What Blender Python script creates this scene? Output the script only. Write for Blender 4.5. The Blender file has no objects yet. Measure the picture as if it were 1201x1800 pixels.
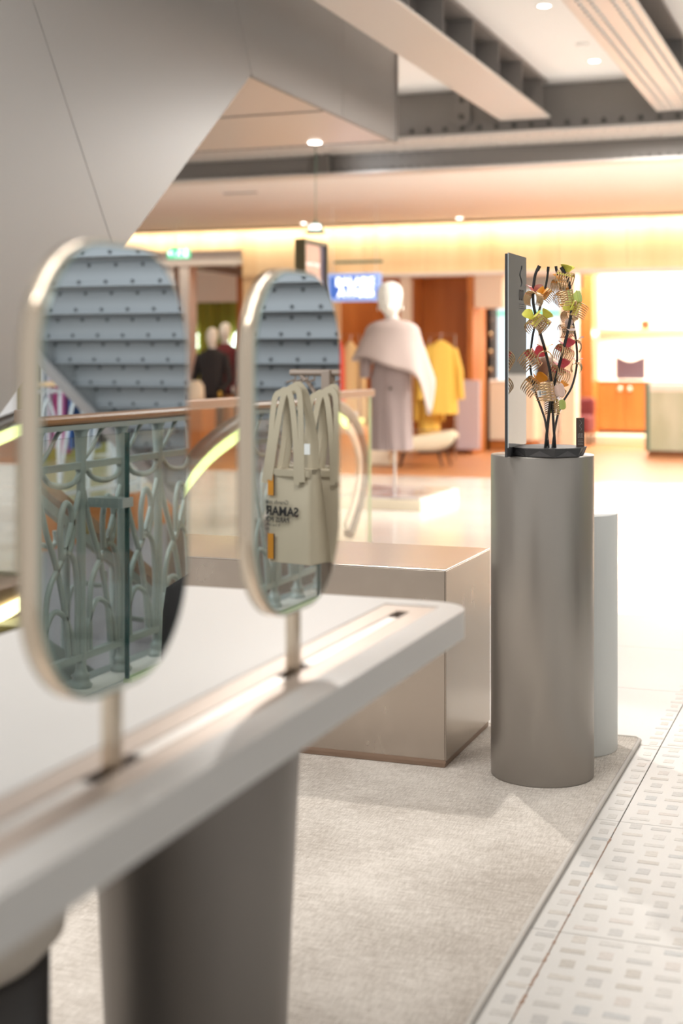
import bpy, bmesh, math, random
from mathutils import Vector, Matrix
random.seed(7)
S = bpy.context.scene
COL = S.collection
PI = math.pi
# ------------------------------------------------------------------ camera
EYE = 1.2; F = 2500.0; HY = 632.0; TH = math.atan((1530-600.5)/F)
ct, st = math.cos(TH), math.sin(TH)
cam = bpy.data.cameras.new('camera'); co = bpy.data.objects.new('camera', cam); COL.objects.link(co)
co.location = (0, 0, EYE); co.rotation_euler = (PI/2, 0, TH)
cam.sensor_fit = 'VERTICAL'; cam.sensor_height = 36; cam.sensor_width = 24; cam.lens = 50
cam.shift_y = -(900-HY)/1800.0
cam.clip_start = .02; cam.clip_end = 200
cam.dof.use_dof = True; cam.dof.focus_distance = 4.02; cam.dof.aperture_fstop = 2.2
S.camera = co
# ------------------------------------------------------------------ world, lights, exposure
w = bpy.data.worlds.new('world'); S.world = w; w.use_nodes = True
bg = w.node_tree.nodes['Background']; bg.inputs[0].default_value = (1.0, .97, .93, 1); bg.inputs[1].default_value = .50
vs = S.view_settings; vs.view_transform = 'Standard'; vs.look = 'None'; vs.gamma = 1; vs.use_curve_mapping = False
vs.exposure = .38
def area(name, loc, size, power, color=(1,1,1), rot=(0,0,0)):
    l = bpy.data.lights.new(name, 'AREA'); l.shape = 'RECTANGLE'; l.size, l.size_y = size; l.energy = power; l.color = color
    o = bpy.data.objects.new(name, l); COL.objects.link(o); o.location = loc; o.rotation_euler = rot; return o
def spot(name, loc, target, power, ang=50, color=(1,.95,.88), rad=.03, blend=.25):
    l = bpy.data.lights.new(name, 'SPOT'); l.energy = power; l.spot_size = math.radians(ang); l.spot_blend = blend; l.shadow_soft_size = rad; l.color = color
    o = bpy.data.objects.new(name, l); COL.objects.link(o); o.location = loc
    o.rotation_euler = (Vector(target)-Vector(loc)).to_track_quat('-Z', 'Y').to_euler(); return o
WARM = (1, .92, .80); NEU = (1, .95, .89)
area('fill_area_table', (-1.5, .9, 3.3), (.9, 1.8), 24, (1, .97, .93))  # unseen overhead fill added to light the tabletop
area('fill_area_left', (-1.7, 2.9, 3.35), (.6, 1.6), 60, (1, .98, .96), (0, math.radians(52), 0))  # added fill tilted at the grey cladding to brighten its lower left
area('fill_area_walk', (.1, 4.6, 3.45), (.8, 3.2), 6, (1, .95, .88))  # weak unseen fill added over the walkway
area('fill_area_hall', (-1.6, 11.0, 3.1), (1.2, 1.6), 120, (1, .97, .93))  # unseen fill added for the hall floor and its bounce
area('fill_area_front', (-.8, 13.6, 2.9), (2.6, .5), 230, (1,.96,.9))  # added fill so the stone floor bounces neutral light up to the ceiling
area('shop_fill_wood', (-2.6, 19.8, 2.85), (4.6, 2.0), 230, WARM)  # warm fill hidden behind the fascia, added to brighten the orange wood
area('shop_fill_right', (1.4, 20.2, 2.85), (2.6, 1.6), 120, (1, .85, .62))  # warm unseen fill added for the right-hand shop
area('shop_fill_green', (-9.0, 19.6, 2.9), (4.0, 2.4), 170, (1, .93, .8))  # unseen fill added to brighten the green shop
area('stairwell_fill', (2.9, 4.2, 2.3), (2.4, 1.6), 130, (.97, .98, 1), (math.radians(90), 0, 0))  # added fill facing the steps, brightens the reflected staircase
spot('downlight_rug', (-2.3, 5.9, 3.4), (-.95, 3.3, 0), 210, 46, NEU, .035)
spot('downlight_walk', (.3, 6.2, 3.4), (-.65, 3.2, 0), 60, 40, NEU, .035)
spot('fill_spot_railing', (-.3, 3.2, 3.45), (1.25, 5.2, .45), 150, 44, NEU, .05)  # added spot that lifts the ironwork seen in the mirrors
spot('fill_spot_far_balcony', (3.6, 7.6, 4.2), (6.0, 11.0, .8), 260, 70, NEU, .08)  # added spot brightening the far balcony and its garments
area('stairwell_lower_fill', (1.9, 6.5, -1.2), (2.6, 3.0), 110, NEU, (0, math.radians(-80), 0))  # sideways fill added to brighten the lower far wall
spot('downlight_table', (-2.3, .1, 3.3), (-.9, 1.6, .75), 34, 40, NEU, .06)
spot('fill_spot_mannequin', (-2.2, 8.4, 3.2), (-3.76, 11.4, 1.3), 18, 26, NEU, .04)  # spot added to whiten the mannequin's head and cape
spot('beam_uplight', (-4.7, 11.5, 3.0), (-4.0, 12.66, 3.06), 10, 70, (.9,.95,1), .05, .8)
spot('fill_spot_counter', (.2, 15.6, 2.9), (.75, 18.0, .5), 60, 60, NEU, .04)  # spot added to brighten the green counter front
spot('downlight_jacket', (-3.3, 15.4, 2.9), (-3.9, 17.2, 1.0), 60, 40, NEU, .04)
# ------------------------------------------------------------------ geometry helpers
def at(px, py, d):
    u = (px-600.5)/F; v = (HY-py)/F
    return Vector((d*(-st+u*ct), d*(ct+u*st), EYE+v*d))
def atY(px, py, y):
    u = (px-600.5)/F; return at(px, py, y/(ct+u*st))
def atX(px, py, x):
    u = (px-600.5)/F; return at(px, py, x/(-st+u*ct))
def atZ(px, py, z): return at(px, py, (z-EYE)*F/(HY-py))
XM = -.775
def mir(p): return Vector((2*XM-p[0], p[1], p[2]))
ORG = {}
class MB:
    def __init__(s): s.bm = bmesh.new()
    def box(s, lo, hi, bev=0, rot=None, piv=None, seg=2):
        r = bmesh.ops.create_cube(s.bm, size=1); vs_ = r['verts']
        c = [(a+b)/2 for a, b in zip(lo, hi)]; d = [abs(b-a) for a, b in zip(lo, hi)]
        for v in vs_: v.co = Vector((v.co.x*d[0]+c[0], v.co.y*d[1]+c[1], v.co.z*d[2]+c[2]))
        if bev:
            es = list({e for v in vs_ for e in v.link_edges})
            rr = bmesh.ops.bevel(s.bm, geom=es, offset=bev, segments=seg, affect='EDGES', profile=.5)
            vs_ = list({v for f in rr['faces'] for v in f.verts} | {v for v in vs_ if v.is_valid})
        if rot is not None:
            p = Vector(piv if piv is not None else c)
            for v in vs_: v.co = rot @ (v.co-p) + p
        return s
    def ring(s, pts): return [s.bm.verts.new(p) for p in pts]
    def skin(s, rings, cap=True, smooth=True, closed=True):
        vr = [s.ring(r) for r in rings]; n = len(vr[0])
        for a, b in zip(vr, vr[1:]):
            for i in range(n if closed else n-1):
                j = (i+1) % n
                try: f = s.bm.faces.new((a[i], a[j], b[j], b[i])); f.smooth = smooth
                except ValueError: pass
        if cap and closed:
            for r in (rings[0], rings[-1]):
                if (Vector(r[0])-Vector(r[len(r)//2])).length > 1e-5: s.bm.faces.new(s.ring(r))
        return s
    def lathe(s, prof, c=(0,0,0), n=32, smooth=True, cap=True):
        c = Vector(c)
        return s.skin([[c+Vector((r*math.cos(2*PI*i/n), r*math.sin(2*PI*i/n), z)) for i in range(n)] for r, z in prof], cap, smooth)
    def loft(s, secs, n=32, smooth=True):
        # secs: (z, rx, ry, cx, cy, amp, waves, phase)
        rs = []
        for q in secs:
            q = tuple(q)+(0,)*(8-len(q)); z, rx, ry, cx, cy, am, nw, ph = q
            rs.append([Vector((cx+(rx+am*math.cos(nw*2*PI*i/n+ph))*math.cos(2*PI*i/n), cy+(ry+am*math.cos(nw*2*PI*i/n+ph))*math.sin(2*PI*i/n), z)) for i in range(n)])
        return s.skin(rs, True, smooth)
    def tube(s, pts, r, n=8, cap=True, flat=1.0):
        pts = [Vector(p) for p in pts]; R = r if isinstance(r, (list, tuple)) else [r]*len(pts)
        rings = []; up = None
        for i, p in enumerate(pts):
            t = (pts[min(i+1, len(pts)-1)]-pts[max(i-1, 0)]).normalized()
            if up is None:
                up = Vector((0,0,1)) if abs(t.z) < .9 else Vector((0,1,0))
            a = (up - t*up.dot(t)).normalized(); b = t.cross(a); up = a
            rings.append([p + a*R[i]*math.cos(2*PI*k/n) + b*R[i]*flat*math.sin(2*PI*k/n) for k in range(n)])
        return s.skin(rings, cap)
    def prism(s, pts, axis, lo, hi, smooth=False):
        def P(p, t):
            if axis == 'z': return Vector((p[0], p[1], t))
            if axis == 'x': return Vector((t, p[0], p[1]))
            return Vector((p[0], t, p[1]))
        a = [P(p, lo) for p in pts]; b = [P(p, hi) for p in pts]
        s.skin([a, b], True, smooth); return s
    def bar(s, a, b, w, h):
        a, b = Vector(a), Vector(b); t = (b-a); L = t.length; t.normalize()
        up = Vector((0,0,1)) if abs(t.z) < .98 else Vector((0,1,0))
        x = t.cross(up).normalized(); y = x.cross(t)
        rs = [[p + x*w/2*i + y*h/2*j for i, j in ((-1,-1),(1,-1),(1,1),(-1,1))] for p in (a, b)]
        return s.skin(rs, True, False)
    def sph(s, c, r, n=10, sc=(1,1,1)):
        c = Vector(c); rs = []
        for k in range(n//2+1):
            a = PI*k/(n//2); rr = max(math.sin(a), .001)*r
            rs.append([c+Vector((rr*math.cos(2*PI*i/n)*sc[0], rr*math.sin(2*PI*i/n)*sc[1], -math.cos(a)*r*sc[2])) for i in range(n)])
        return s.skin(rs, False)
    def text(s, body, size, M, ext=.0005, align='CENTER', bold=0, spacing=1):
        cu = bpy.data.curves.new('t', 'FONT'); cu.body = body; cu.size = size; cu.extrude = ext; cu.align_x = align; cu.align_y = 'CENTER'; cu.offset = bold; cu.resolution_u = 3; cu.space_character = spacing
        o = bpy.data.objects.new('t', cu); COL.objects.link(o)
        bpy.context.view_layer.update()
        me = bpy.data.meshes.new_from_object(o.evaluated_get(bpy.context.evaluated_depsgraph_get()))
        me.transform(M) if not callable(M) else [setattr(v, 'co', M(v.co)) for v in me.vertices]
        s.bm.from_mesh(me); bpy.data.objects.remove(o); bpy.data.curves.remove(cu); bpy.data.meshes.remove(me)
        return s
    def xf(s, M):
        for v in s.bm.verts: v.co = M @ v.co
        return s
    def build(s, name, m, parent=None, label=None, cat=None, group=None, kind=None, keep=False):
        o0 = ORG.get(parent.name, Vector()) if parent else Vector()
        if parent is None and not kind == 'structure' and not keep and cat:
            vs_ = s.bm.verts; n = max(len(vs_), 1)
            o0 = Vector((sum(v.co.x for v in vs_)/n, sum(v.co.y for v in vs_)/n, min(v.co.z for v in vs_)))
        for v in s.bm.verts: v.co -= o0
        bmesh.ops.recalc_face_normals(s.bm, faces=s.bm.faces[:])
        me = bpy.data.meshes.new(name); s.bm.to_mesh(me); s.bm.free(); me.materials.append(m)
        o = bpy.data.objects.new(name, me); COL.objects.link(o)
        if parent: o.parent = parent
        else: o.location = o0
        ORG[o.name] = o0
        tag(o, label, cat, group, kind); return o
def tag(o, label=None, cat=None, group=None, kind=None):
    if label: o['label'] = label
    if cat: o['category'] = cat
    if group: o['group'] = group
    if kind: o['kind'] = kind
def empty(name, loc, label, cat, group=None, local=False, rz=0):
    o = bpy.data.objects.new(name, None); COL.objects.link(o); o.location = loc; o.rotation_euler = (0,0,rz); o.empty_display_size = .05
    ORG[o.name] = Vector() if local else Vector(loc); tag(o, label, cat, group); return o
def group_empty(name, kind='structure'):
    o = bpy.data.objects.new(name, None); COL.objects.link(o); o['kind'] = kind; ORG[o.name] = Vector(); return o
def copy_tree(o, parent=None):
    c = o.copy(); COL.objects.link(c); c.parent = parent
    for ch in [k for k in o.children]: copy_tree(ch, c)
    return c
def rrect(x0, y0, x1, y1, r, n=8):
    p = []
    for cx, cy, a0 in ((x1-r, y1-r, 0), (x0+r, y1-r, 90), (x0+r, y0+r, 180), (x1-r, y0+r, 270)):
        for k in range(n+1):
            a = math.radians(a0+90*k/n); p.append((cx+r*math.cos(a), cy+r*math.sin(a)))
    return p
def spline(P, n=6):
    P = [Vector(p) for p in P]; out = []
    for i in range(len(P)-1):
        a = P[max(i-1, 0)]; b = P[i]; c = P[i+1]; d = P[min(i+2, len(P)-1)]
        for k in range(n):
            t = k/n; out.append(.5*((2*b)+(c-a)*t+(2*a-5*b+4*c-d)*t*t+(3*b-a-3*c+d)*t**3))
    out.append(P[-1]); return out
# ------------------------------------------------------------------ materials
def mat(name, col, rough=.5, metal=0, emis=0, ecol=None, noise=None, bump=None, aniso=0, spec=None, coat=0):
    m = bpy.data.materials.new(name); m.use_nodes = True; nt = m.node_tree; b = nt.nodes['Principled BSDF']
    b.inputs['Base Color'].default_value = (*col, 1); b.inputs['Roughness'].default_value = rough; b.inputs['Metallic'].default_value = metal
    if spec is not None: b.inputs['Specular IOR Level'].default_value = spec
    if coat: b.inputs['Coat Weight'].default_value = coat; b.inputs['Coat Roughness'].default_value = .1
    if emis: b.inputs['Emission Color'].default_value = (*(ecol or col), 1); b.inputs['Emission Strength'].default_value = emis
    if noise or bump:
        tc = nt.nodes.new('ShaderNodeTexCoord')
    if noise:   # (scale xyz, colour 2, detail, lo, hi, rough2)
        sc, c2, det, lo, hi, r2 = noise
        mp = nt.nodes.new('ShaderNodeMapping'); mp.inputs['Scale'].default_value = sc
        nz = nt.nodes.new('ShaderNodeTexNoise'); nz.inputs['Scale'].default_value = 1; nz.inputs['Detail'].default_value = det
        rp = nt.nodes.new('ShaderNodeMapRange'); rp.inputs['From Min'].default_value = lo; rp.inputs['From Max'].default_value = hi
        mx = nt.nodes.new('ShaderNodeMix'); mx.data_type = 'RGBA'; mx.inputs['A'].default_value = (*col, 1); mx.inputs['B'].default_value = (*c2, 1)
        L = nt.links.new
        L(tc.outputs['Object'], mp.inputs['Vector']); L(mp.outputs[0], nz.inputs['Vector']); L(nz.outputs[0], rp.inputs['Value'])
        L(rp.outputs[0], mx.inputs['Factor']); L(mx.outputs['Result'], b.inputs['Base Color'])
        if r2 is not None:
            r_ = nt.nodes.new('ShaderNodeMapRange'); r_.inputs['To Min'].default_value = rough; r_.inputs['To Max'].default_value = r2
            L(rp.outputs[0], r_.inputs['Value']); L(r_.outputs[0], b.inputs['Roughness'])
    if bump:    # (scale xyz, strength, distance)
        sc, stg, dist = bump
        mp = nt.nodes.new('ShaderNodeMapping'); mp.inputs['Scale'].default_value = sc
        nz = nt.nodes.new('ShaderNodeTexNoise'); nz.inputs['Scale'].default_value = 1; nz.inputs['Detail'].default_value = 3
        bp = nt.nodes.new('ShaderNodeBump'); bp.inputs['Strength'].default_value = stg; bp.inputs['Distance'].default_value = dist
        L = nt.links.new
        L(tc.outputs['Object'], mp.inputs['Vector']); L(mp.outputs[0], nz.inputs['Vector']); L(nz.outputs[0], bp.inputs['Height']); L(bp.outputs[0], b.inputs['Normal'])
    return m
def glassmat(name, col, rough=0.0):
    m = bpy.data.materials.new(name); m.use_nodes = True; nt = m.node_tree
    nt.nodes.remove(nt.nodes['Principled BSDF']); out = nt.nodes['Material Output']
    t = nt.nodes.new('ShaderNodeBsdfTransparent'); t.inputs[0].default_value = (*col, 1)
    g = nt.nodes.new('ShaderNodeBsdfGlossy'); g.inputs['Roughness'].default_value = rough
    ge = nt.nodes.new('ShaderNodeNewGeometry'); dt = nt.nodes.new('ShaderNodeVectorMath'); dt.operation = 'DOT_PRODUCT'; L = nt.links.new
    L(ge.outputs['Normal'], dt.inputs[0]); L(ge.outputs['Incoming'], dt.inputs[1])
    def mth(op, a, b=None):
        q = nt.nodes.new('ShaderNodeMath'); q.operation = op; L(a, q.inputs[0]) if not isinstance(a, (int, float)) else setattr(q.inputs[0], 'default_value', a)
        if b is not None: L(b, q.inputs[1]) if not isinstance(b, (int, float)) else setattr(q.inputs[1], 'default_value', b)
        return q.outputs[0]
    fac = mth('ADD', mth('MULTIPLY', mth('POWER', mth('SUBTRACT', 1.0, mth('ABSOLUTE', dt.outputs['Value'])), 5.0), .9), .035)
    mx = nt.nodes.new('ShaderNodeMixShader')
    L(fac, mx.inputs[0]); L(t.outputs[0], mx.inputs[1]); L(g.outputs[0], mx.inputs[2]); L(mx.outputs[0], out.inputs[0]); return m
M = dict(
 table=mat('table_lacquer', (.50,.49,.475), .34, bump=((160,160,160), .05, .001)),
 leg=mat('leg_bronze_paint', (.215,.197,.182), .40, .55),
 copper=mat('copper_inlay', (.44,.37,.32), .34, .6, noise=((60,3,60), (.48,.41,.36), 3, .3, .7, .4)),
 steel=mat('bright_steel', (.82,.80,.77), .32, .85),
 champagne=mat('champagne_metal', (.70,.60,.48), .2, 1),
 mirror=mat('mirror_silver', (.70,.745,.755), .004, 1),
 glassedge=mat('glass_edge_green', (.32,.46,.42), .15, .1),
 dark=mat('dark_gap', (.02,.02,.02), .6),
 column=mat('column_pewter', (.37,.345,.315), .31, .62, bump=((700,700,700), .06, .0005)),
 white=mat('white_lacquer', (.74,.755,.74), .38),
 box=mat('stained_steel', (.47,.41,.355), .26, .86, noise=((7,9,5), (.55,.485,.425), 3, .55, .8, .30), bump=((600,600,6), .1, .0006)),
 boxtop=mat('brushed_steel_top', (.66,.61,.56), .24, .9, bump=((4,500,500), .1, .0005)),
 seat=mat('seat_boucle', (.52,.47,.41), .9, bump=((130,130,130), .5, .004)),
 seatbase=mat('seat_base_dark', (.05,.045,.042), .4),
 rugedge=mat('rug_piping', (.56,.53,.49), .8),
 tile=mat('terrazzo', (.62,.60,.57), .5, noise=((220,220,220), (.57,.545,.51), 4, .52, .75, .4)),
 joint=mat('dirty_joint', (.46,.40,.35), .9, noise=((30,14,1), (.62,.56,.5), 5, .42, .55, None)),
 polished=mat('polished_stone', (.80,.75,.69), .16, noise=((2,2,2), (.74,.68,.62), 5, .4, .6, .24), coat=.3),
 woodfloor=mat('oak_floor', (.36,.13,.04), .42, noise=((1.2,14,1), (.47,.20,.07), 4, .35, .65, None)),
 fascia=mat('fascia_grey', (.31,.30,.29), .42, .25),
 soffit=mat('soffit_satin', (.74,.66,.60), .32, .35),
 beam=mat('beam_paint', (.27,.25,.235), .42, .15),
 beamlight=mat('beam_flange_paint', (.66,.63,.60), .35, .2),
 rivet=mat('rivet_paint', (.15,.14,.13), .4, .2),
 ceiling=mat('ceiling_white', (.87,.87,.87), .8),
 warmceil=mat('ceiling_warm', (.87,.86,.84), .8),
 panel=mat('pale_oak_panel', (.80,.55,.30), .5, noise=((6,6,.6), (.86,.64,.38), 3, .35, .65, None)),
 wood=mat('orange_oak', (.44,.135,.025), .4, noise=((5,5,.5), (.56,.20,.045), 4, .35, .65, None)),
 walnut=mat('brown_oak', (.30,.115,.04), .4, noise=((5,5,.5), (.38,.16,.06), 4, .35, .65, None)),
 plaster=mat('warm_plaster', (.86,.72,.58), .8),
 whitewall=mat('lit_plaster', (.92,.86,.77), .8),
 green=mat('olive_curtain', (.42,.43,.05), .7, noise=((9,9,.4), (.24,.25,.03), 3, .35, .65, None)),
 bluewall=mat('cool_screen', (.55,.72,.82), .5, emis=.75, ecol=(.72,.88,1)),
 lavender=mat('lavender_gloss', (.52,.44,.48), .3),
 greencounter=mat('green_stained_wood', (.50,.54,.37), .45, noise=((3,3,1.2), (.61,.64,.48), 4, .4, .6, None)),
 cream=mat('cream_lacquer', (.90,.80,.62), .5),
 bronze=mat('bronze_rail', (.34,.24,.18), .35, .6),
 blackrub=mat('black_rubber', (.035,.035,.037), .42),
 lime=mat('lime_led', (.8,.95,.35), .4, emis=1.15, ecol=(.78,.93,.34)),
 limehot=mat('lime_led_bright', (.95,.98,.45), .4, emis=3, ecol=(1,.95,.5)),
 glass=glassmat('clear_glass', (.95,.975,.96)),
 gedge=mat('glass_rim_lime', (.62,.74,.45), .2),
 skin=mat('mannequin_white', (.90,.86,.78), .4),
 cape=mat('cape_wool', (.47,.37,.33), .85),
 coat=mat('coat_wool', (.36,.28,.265), .85),
 yellow=mat('yellow_cloth', (.85,.56,.10), .75),
 ochre=mat('ochre_cloth', (.72,.50,.24), .8),
 red=mat('red_cloth', (.72,.10,.06), .7),
 black=mat('black_cloth', (.028,.025,.026), .8),
 burgundy=mat('burgundy_cloth', (.16,.025,.03), .8),
 beigeuph=mat('bench_fabric', (.72,.64,.47), .85),
 darkwood=mat('dark_leg', (.06,.03,.02), .4),
 purple=mat('purple_leather', (.085,.055,.078), .5),
 redbox=mat('red_box', (.42,.08,.03), .4),
 bluesign=mat('blue_sign', (.06,.15,.55), .5, emis=.3, ecol=(.08,.22,.75)),
 bluesign2=mat('blue_sign_border', (.32,.45,.80), .5, emis=.4, ecol=(.35,.5,.9)),
 letter=mat('lit_letters', (.95,.97,1), .5, emis=1.6),
 letterg=mat('lit_green_white_letters', (.9,1,.95), .5, emis=3.0, ecol=(.85,1,.93)),
 exitg=mat('exit_green', (.04,.5,.22), .5, emis=.7, ecol=(.12,.80,.42)),
 totem=mat('totem_frame', (.13,.11,.06), .45, .4),
 screen=mat('totem_screen', (.40,.24,.20), .25, emis=.35, ecol=(.50,.28,.22)),
 navy=mat('navy_screen_edge', (.03,.03,.07), .3),
 softtext=mat('pale_print', (.85,.75,.72), .5, emis=.5),
 bell=mat('patina_green', (.16,.27,.20), .35, .5),
 bellglass=mat('lamp_lens', (.9,.95,.92), .3, emis=1.6),
 lamp=mat('downlight_lens', (1,1,1), .5, emis=7, ecol=(1,.95,.88)),
 lampring=mat('downlight_ring', (.75,.72,.68), .4),
 tray=mat('tray_black', (.045,.046,.05), .5),
 rod=mat('rod_black', (.02,.02,.022), .22),
 plaque=mat('plaque_brown', (.095,.065,.055), .4),
 print=mat('grey_print', (.36,.33,.31), .6),
 printdark=mat('dark_print', (.05,.05,.055), .6),
 ink=mat('black_ink', (.02,.018,.018), .7),
 gold=mat('pale_gold', (.66,.46,.26), .26, .95),
 tagw=mat('white_tag', (.86,.86,.85), .6),
 canvas=mat('canvas', (.56,.48,.36), .9, bump=((500,500,500), .25, .001)),
 canvas2=mat('canvas_strap', (.48,.41,.30), .9, bump=((500,500,500), .25, .001)),
 orange=mat('orange_tape', (.62,.25,.02), .6),
 rackwood=mat('rack_taupe', (.27,.20,.155), .5),
 iron=mat('iron_grey', (.25,.29,.28), .42, .1),
 iron2=mat('stair_steel_grey', (.34,.365,.385), .5, .1),
 rivet2=mat('stair_bolt', (.10,.11,.12), .5),
 oakrail=mat('oak_handrail', (.28,.13,.05), .3),
 leaf=mat('gilt_leaf', (.42,.30,.12), .35, .7),
 teal=mat('glass_edge_teal', (.01,.06,.06), .15),
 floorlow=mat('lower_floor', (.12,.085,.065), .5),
 paleblue=mat('far_wall_blue', (.50,.56,.66), .7),
)
def col(name, c, r=.45, me=0): return mat(name, c, r, me)
# rug: woven streaks
def rugmat():
    m = bpy.data.materials.new('rug_weave'); m.use_nodes = True; nt = m.node_tree; b = nt.nodes['Principled BSDF']; L = nt.links.new
    b.inputs['Roughness'].default_value = .92; b.inputs['Specular IOR Level'].default_value = .1
    tc = nt.nodes.new('ShaderNodeTexCoord'); nz = []
    for sc, dt in (((260,28,1), 3), ((18,190,1), 3), ((3,3,1), 3), ((330,330,1), 2)):
        mp = nt.nodes.new('ShaderNodeMapping'); mp.inputs['Scale'].default_value = sc; mp.inputs['Rotation'].default_value = (0,0,math.radians(2))
        n = nt.nodes.new('ShaderNodeTexNoise'); n.inputs['Scale'].default_value = 1; n.inputs['Detail'].default_value = dt
        L(tc.outputs['Object'], mp.inputs[0]); L(mp.outputs[0], n.inputs['Vector']); nz.append(n)
    def add(a, bb):
        q = nt.nodes.new('ShaderNodeMath'); q.operation = 'ADD'; L(a, q.inputs[0]); L(bb, q.inputs[1]); return q.outputs[0]
    s1 = add(nz[0].outputs[0], nz[1].outputs[0]); s2 = add(s1, nz[2].outputs[0]); s3 = add(s2, nz[3].outputs[0])
    rp = nt.nodes.new('ShaderNodeMapRange'); rp.inputs['From Min'].default_value = 1.65; rp.inputs['From Max'].default_value = 2.35; L(s3, rp.inputs['Value'])
    mx = nt.nodes.new('ShaderNodeMix'); mx.data_type = 'RGBA'; mx.inputs['A'].default_value = (.42,.37,.32,1); mx.inputs['B'].default_value = (.76,.71,.65,1)
    L(rp.outputs[0], mx.inputs['Factor']); L(mx.outputs['Result'], b.inputs['Base Color'])
    bp = nt.nodes.new('ShaderNodeBump'); bp.inputs['Strength'].default_value = .6; bp.inputs['Distance'].default_value = .003; L(s3, bp.inputs['Height']); L(bp.outputs[0], b.inputs['Normal'])
    return m
M['rug'] = rugmat()
def struct(mb, name, m, parent=None): return mb.build(name, m, parent, kind='structure' if parent is None else None)
# ================================================================== SETTING: floors
floor = struct(MB().box((-3.1,-1.5,-.25), (1.2,6.757,-.012)), 'floor', M['joint'])
cells = []
TX0, TY0, TS = -.61, 2.955, .76
tiles = {}
for i in range(-3, 3):
    for j in range(-6, 5):
        x0, y0 = TX0+i*TS, TY0+j*TS
        x1, y1 = min(x0+TS, 1.2), y0+TS
        x0 = max(x0, -3.1)
        if x1-x0 < .05: continue
        t = MB().box((x0+.0012, y0+.0012, -.011), (x1-.0012, y1-.0012, 0), .0008, seg=1).build('floor_tile', M['tile'], floor)
        tiles[(i, j)] = t
CH = [(.66,.63,.59), (.70,.65,.59), (.62,.60,.575), (.69,.66,.62), (.72,.69,.65), (.62,.57,.51), (.60,.60,.59), (.71,.65,.60)]
chm = [mat('inlay_stone_%d' % k, tuple(v*.83 for v in c), .5, noise=((90,90,90), tuple(v*.74 for v in c), 3, .4, .6, None)) for k, c in enumerate(CH)]
def cutmesh(nm, sx, sy, m):
    o = MB().box((-sx/2,-sy/2,-.0008), (sx/2,sy/2,.0005)).build('x', m); me = o.data; bpy.data.objects.remove(o); return me
SQ = [cutmesh('inlay', .029, .037, m) for m in chm]; BA = [cutmesh('inlay', .050, .0205, m) for m in chm]
cand = []
for i in range(-1, 14):
    for j in range(-14, 60):
        x, y = -.5635+.0655*i, 2.992+.0633*j
        d = -x*st+y*ct; u = (x*ct+y*st)/d if d > 0 else 9
        if -.05 < u < .27 and y < 6.7 and y > 2.35 and abs(x-.15) > .03 and (x < -.665) == False: cand.append((y, i, j, x))
cand.sort()
rest = MB()
for k, (y, i, j, x) in enumerate(cand):
    sq = (i+j) % 2 == 1; q = random.randrange(len(chm))
    ti = math.floor((x-TX0)/TS); tj = math.floor((y-TY0)/TS)
    jx, jy = random.uniform(-.002,.002), random.uniform(-.002,.002)
    if i == -1: jx = -.006
    if k < 296 and (ti, tj) in tiles:
        o = bpy.data.objects.new('stone_inlay', (SQ if sq else BA)[q]); COL.objects.link(o); o.parent = tiles[(ti, tj)]; o.location = (x+jx, y+jy, 0); o.rotation_euler = (0,0,random.uniform(-.04,.04)); o.scale = ((.8,1,1) if i == -1 else (1,1,1))
    else:
        w_, h_ = (.0145, .0185) if sq else (.025, .0102); rest.box((x-w_,y-h_,-.0008), (x+w_,y+h_,.0005))
rest.build('stone_inlays', chm[3], floor, kind='stuff')
dm_ = MB(); yy = 2.3
while yy < 3.66:
    ln = random.uniform(.01,.05); wd = random.uniform(.0012,.0035) if random.random() < .75 else random.uniform(.004,.008)
    ys_ = [yy+ln*q/4 for q in range(5)]; L_ = [(-.6100-wd*random.uniform(.1,.6), a) for a in ys_]; R_ = [(-.6096+wd*random.uniform(.1,.6), a) for a in reversed(ys_)]
    if random.random() < .75: dm_.prism(L_+R_, 'z', -.0005, .0006)
    yy += ln
dm_.build('joint_dirt', mat('rusty_dirt', (.34,.22,.16), .9), floor, kind='stuff')
struct(MB().box((-3.1,6.757,-.25), (1.2,14.0,0)).box((-12,6.9,-.25), (-3.1,14.0,0)).box((-12,-1.5,-.25),(-4.7,6.9,0)).box((-4.7,-1.5,-.25),(-3.1,4.4,0)), 'floor', M['polished'])
struct(MB().box((-14,14.0,-.25), (5,26,-.002)), 'floor', M['woodfloor'])
struct(MB().box((-12,-3,-2.4), (-3.1,8,-2.3)), 'floor', M['floorlow'])
# rug
rug = empty('area_rug', (-1.6, 2.0, 0), 'pale beige woven rug with piped edge under the table and round pedestals', 'rug')
MB().box((-2.75,-.9,.0005), (-.682,4.52,.011), .003).build('pile', M['rug'], rug)
MB().tube([(-.677,-.9,.0075), (-.677,4.50,.0075), (-.69,4.523,.0075), (-2.75,4.525,.0075)], .0068, 8).build('piping', M['rugedge'], rug)
RZ = .0115
# ================================================================== beams and ceilings
BZ = 3.25; CZ = 3.57
def rivets(mb, pts, r=.018, ax='z', n=8):
    for p in pts:
        mb.sph(p, r, n, {'z': (1,1,.6), 'y': (1,.6,1), 'x': (.6,1,1)}[ax])
def ibeam(name, x0, x1, y0, y1, lower):
    b = empty(name, ((x0+x1)/2, y0, BZ), lower, 'beam'); xc = (x0+x1)/2
    MB().box((x0,y0,BZ), (x1,y1,BZ+.025), .004, seg=1).build('lower_flange', M['beamlight'], b)
    MB().box((xc-.015,y0,BZ+.025), (xc+.015,y1,CZ-.03)).build('web', M['beam'], b)
    MB().box((x0+.02,y0,CZ-.03), (x1-.02,y1,CZ-.001)).build('upper_flange', M['beam'], b)
    return b
b1 = ibeam('ceiling_beam', -2.98, -2.54, 4.0, 11.93, 'grey riveted ceiling beam with stiffener fins, left of the downlights')
y = 8.02
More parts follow.
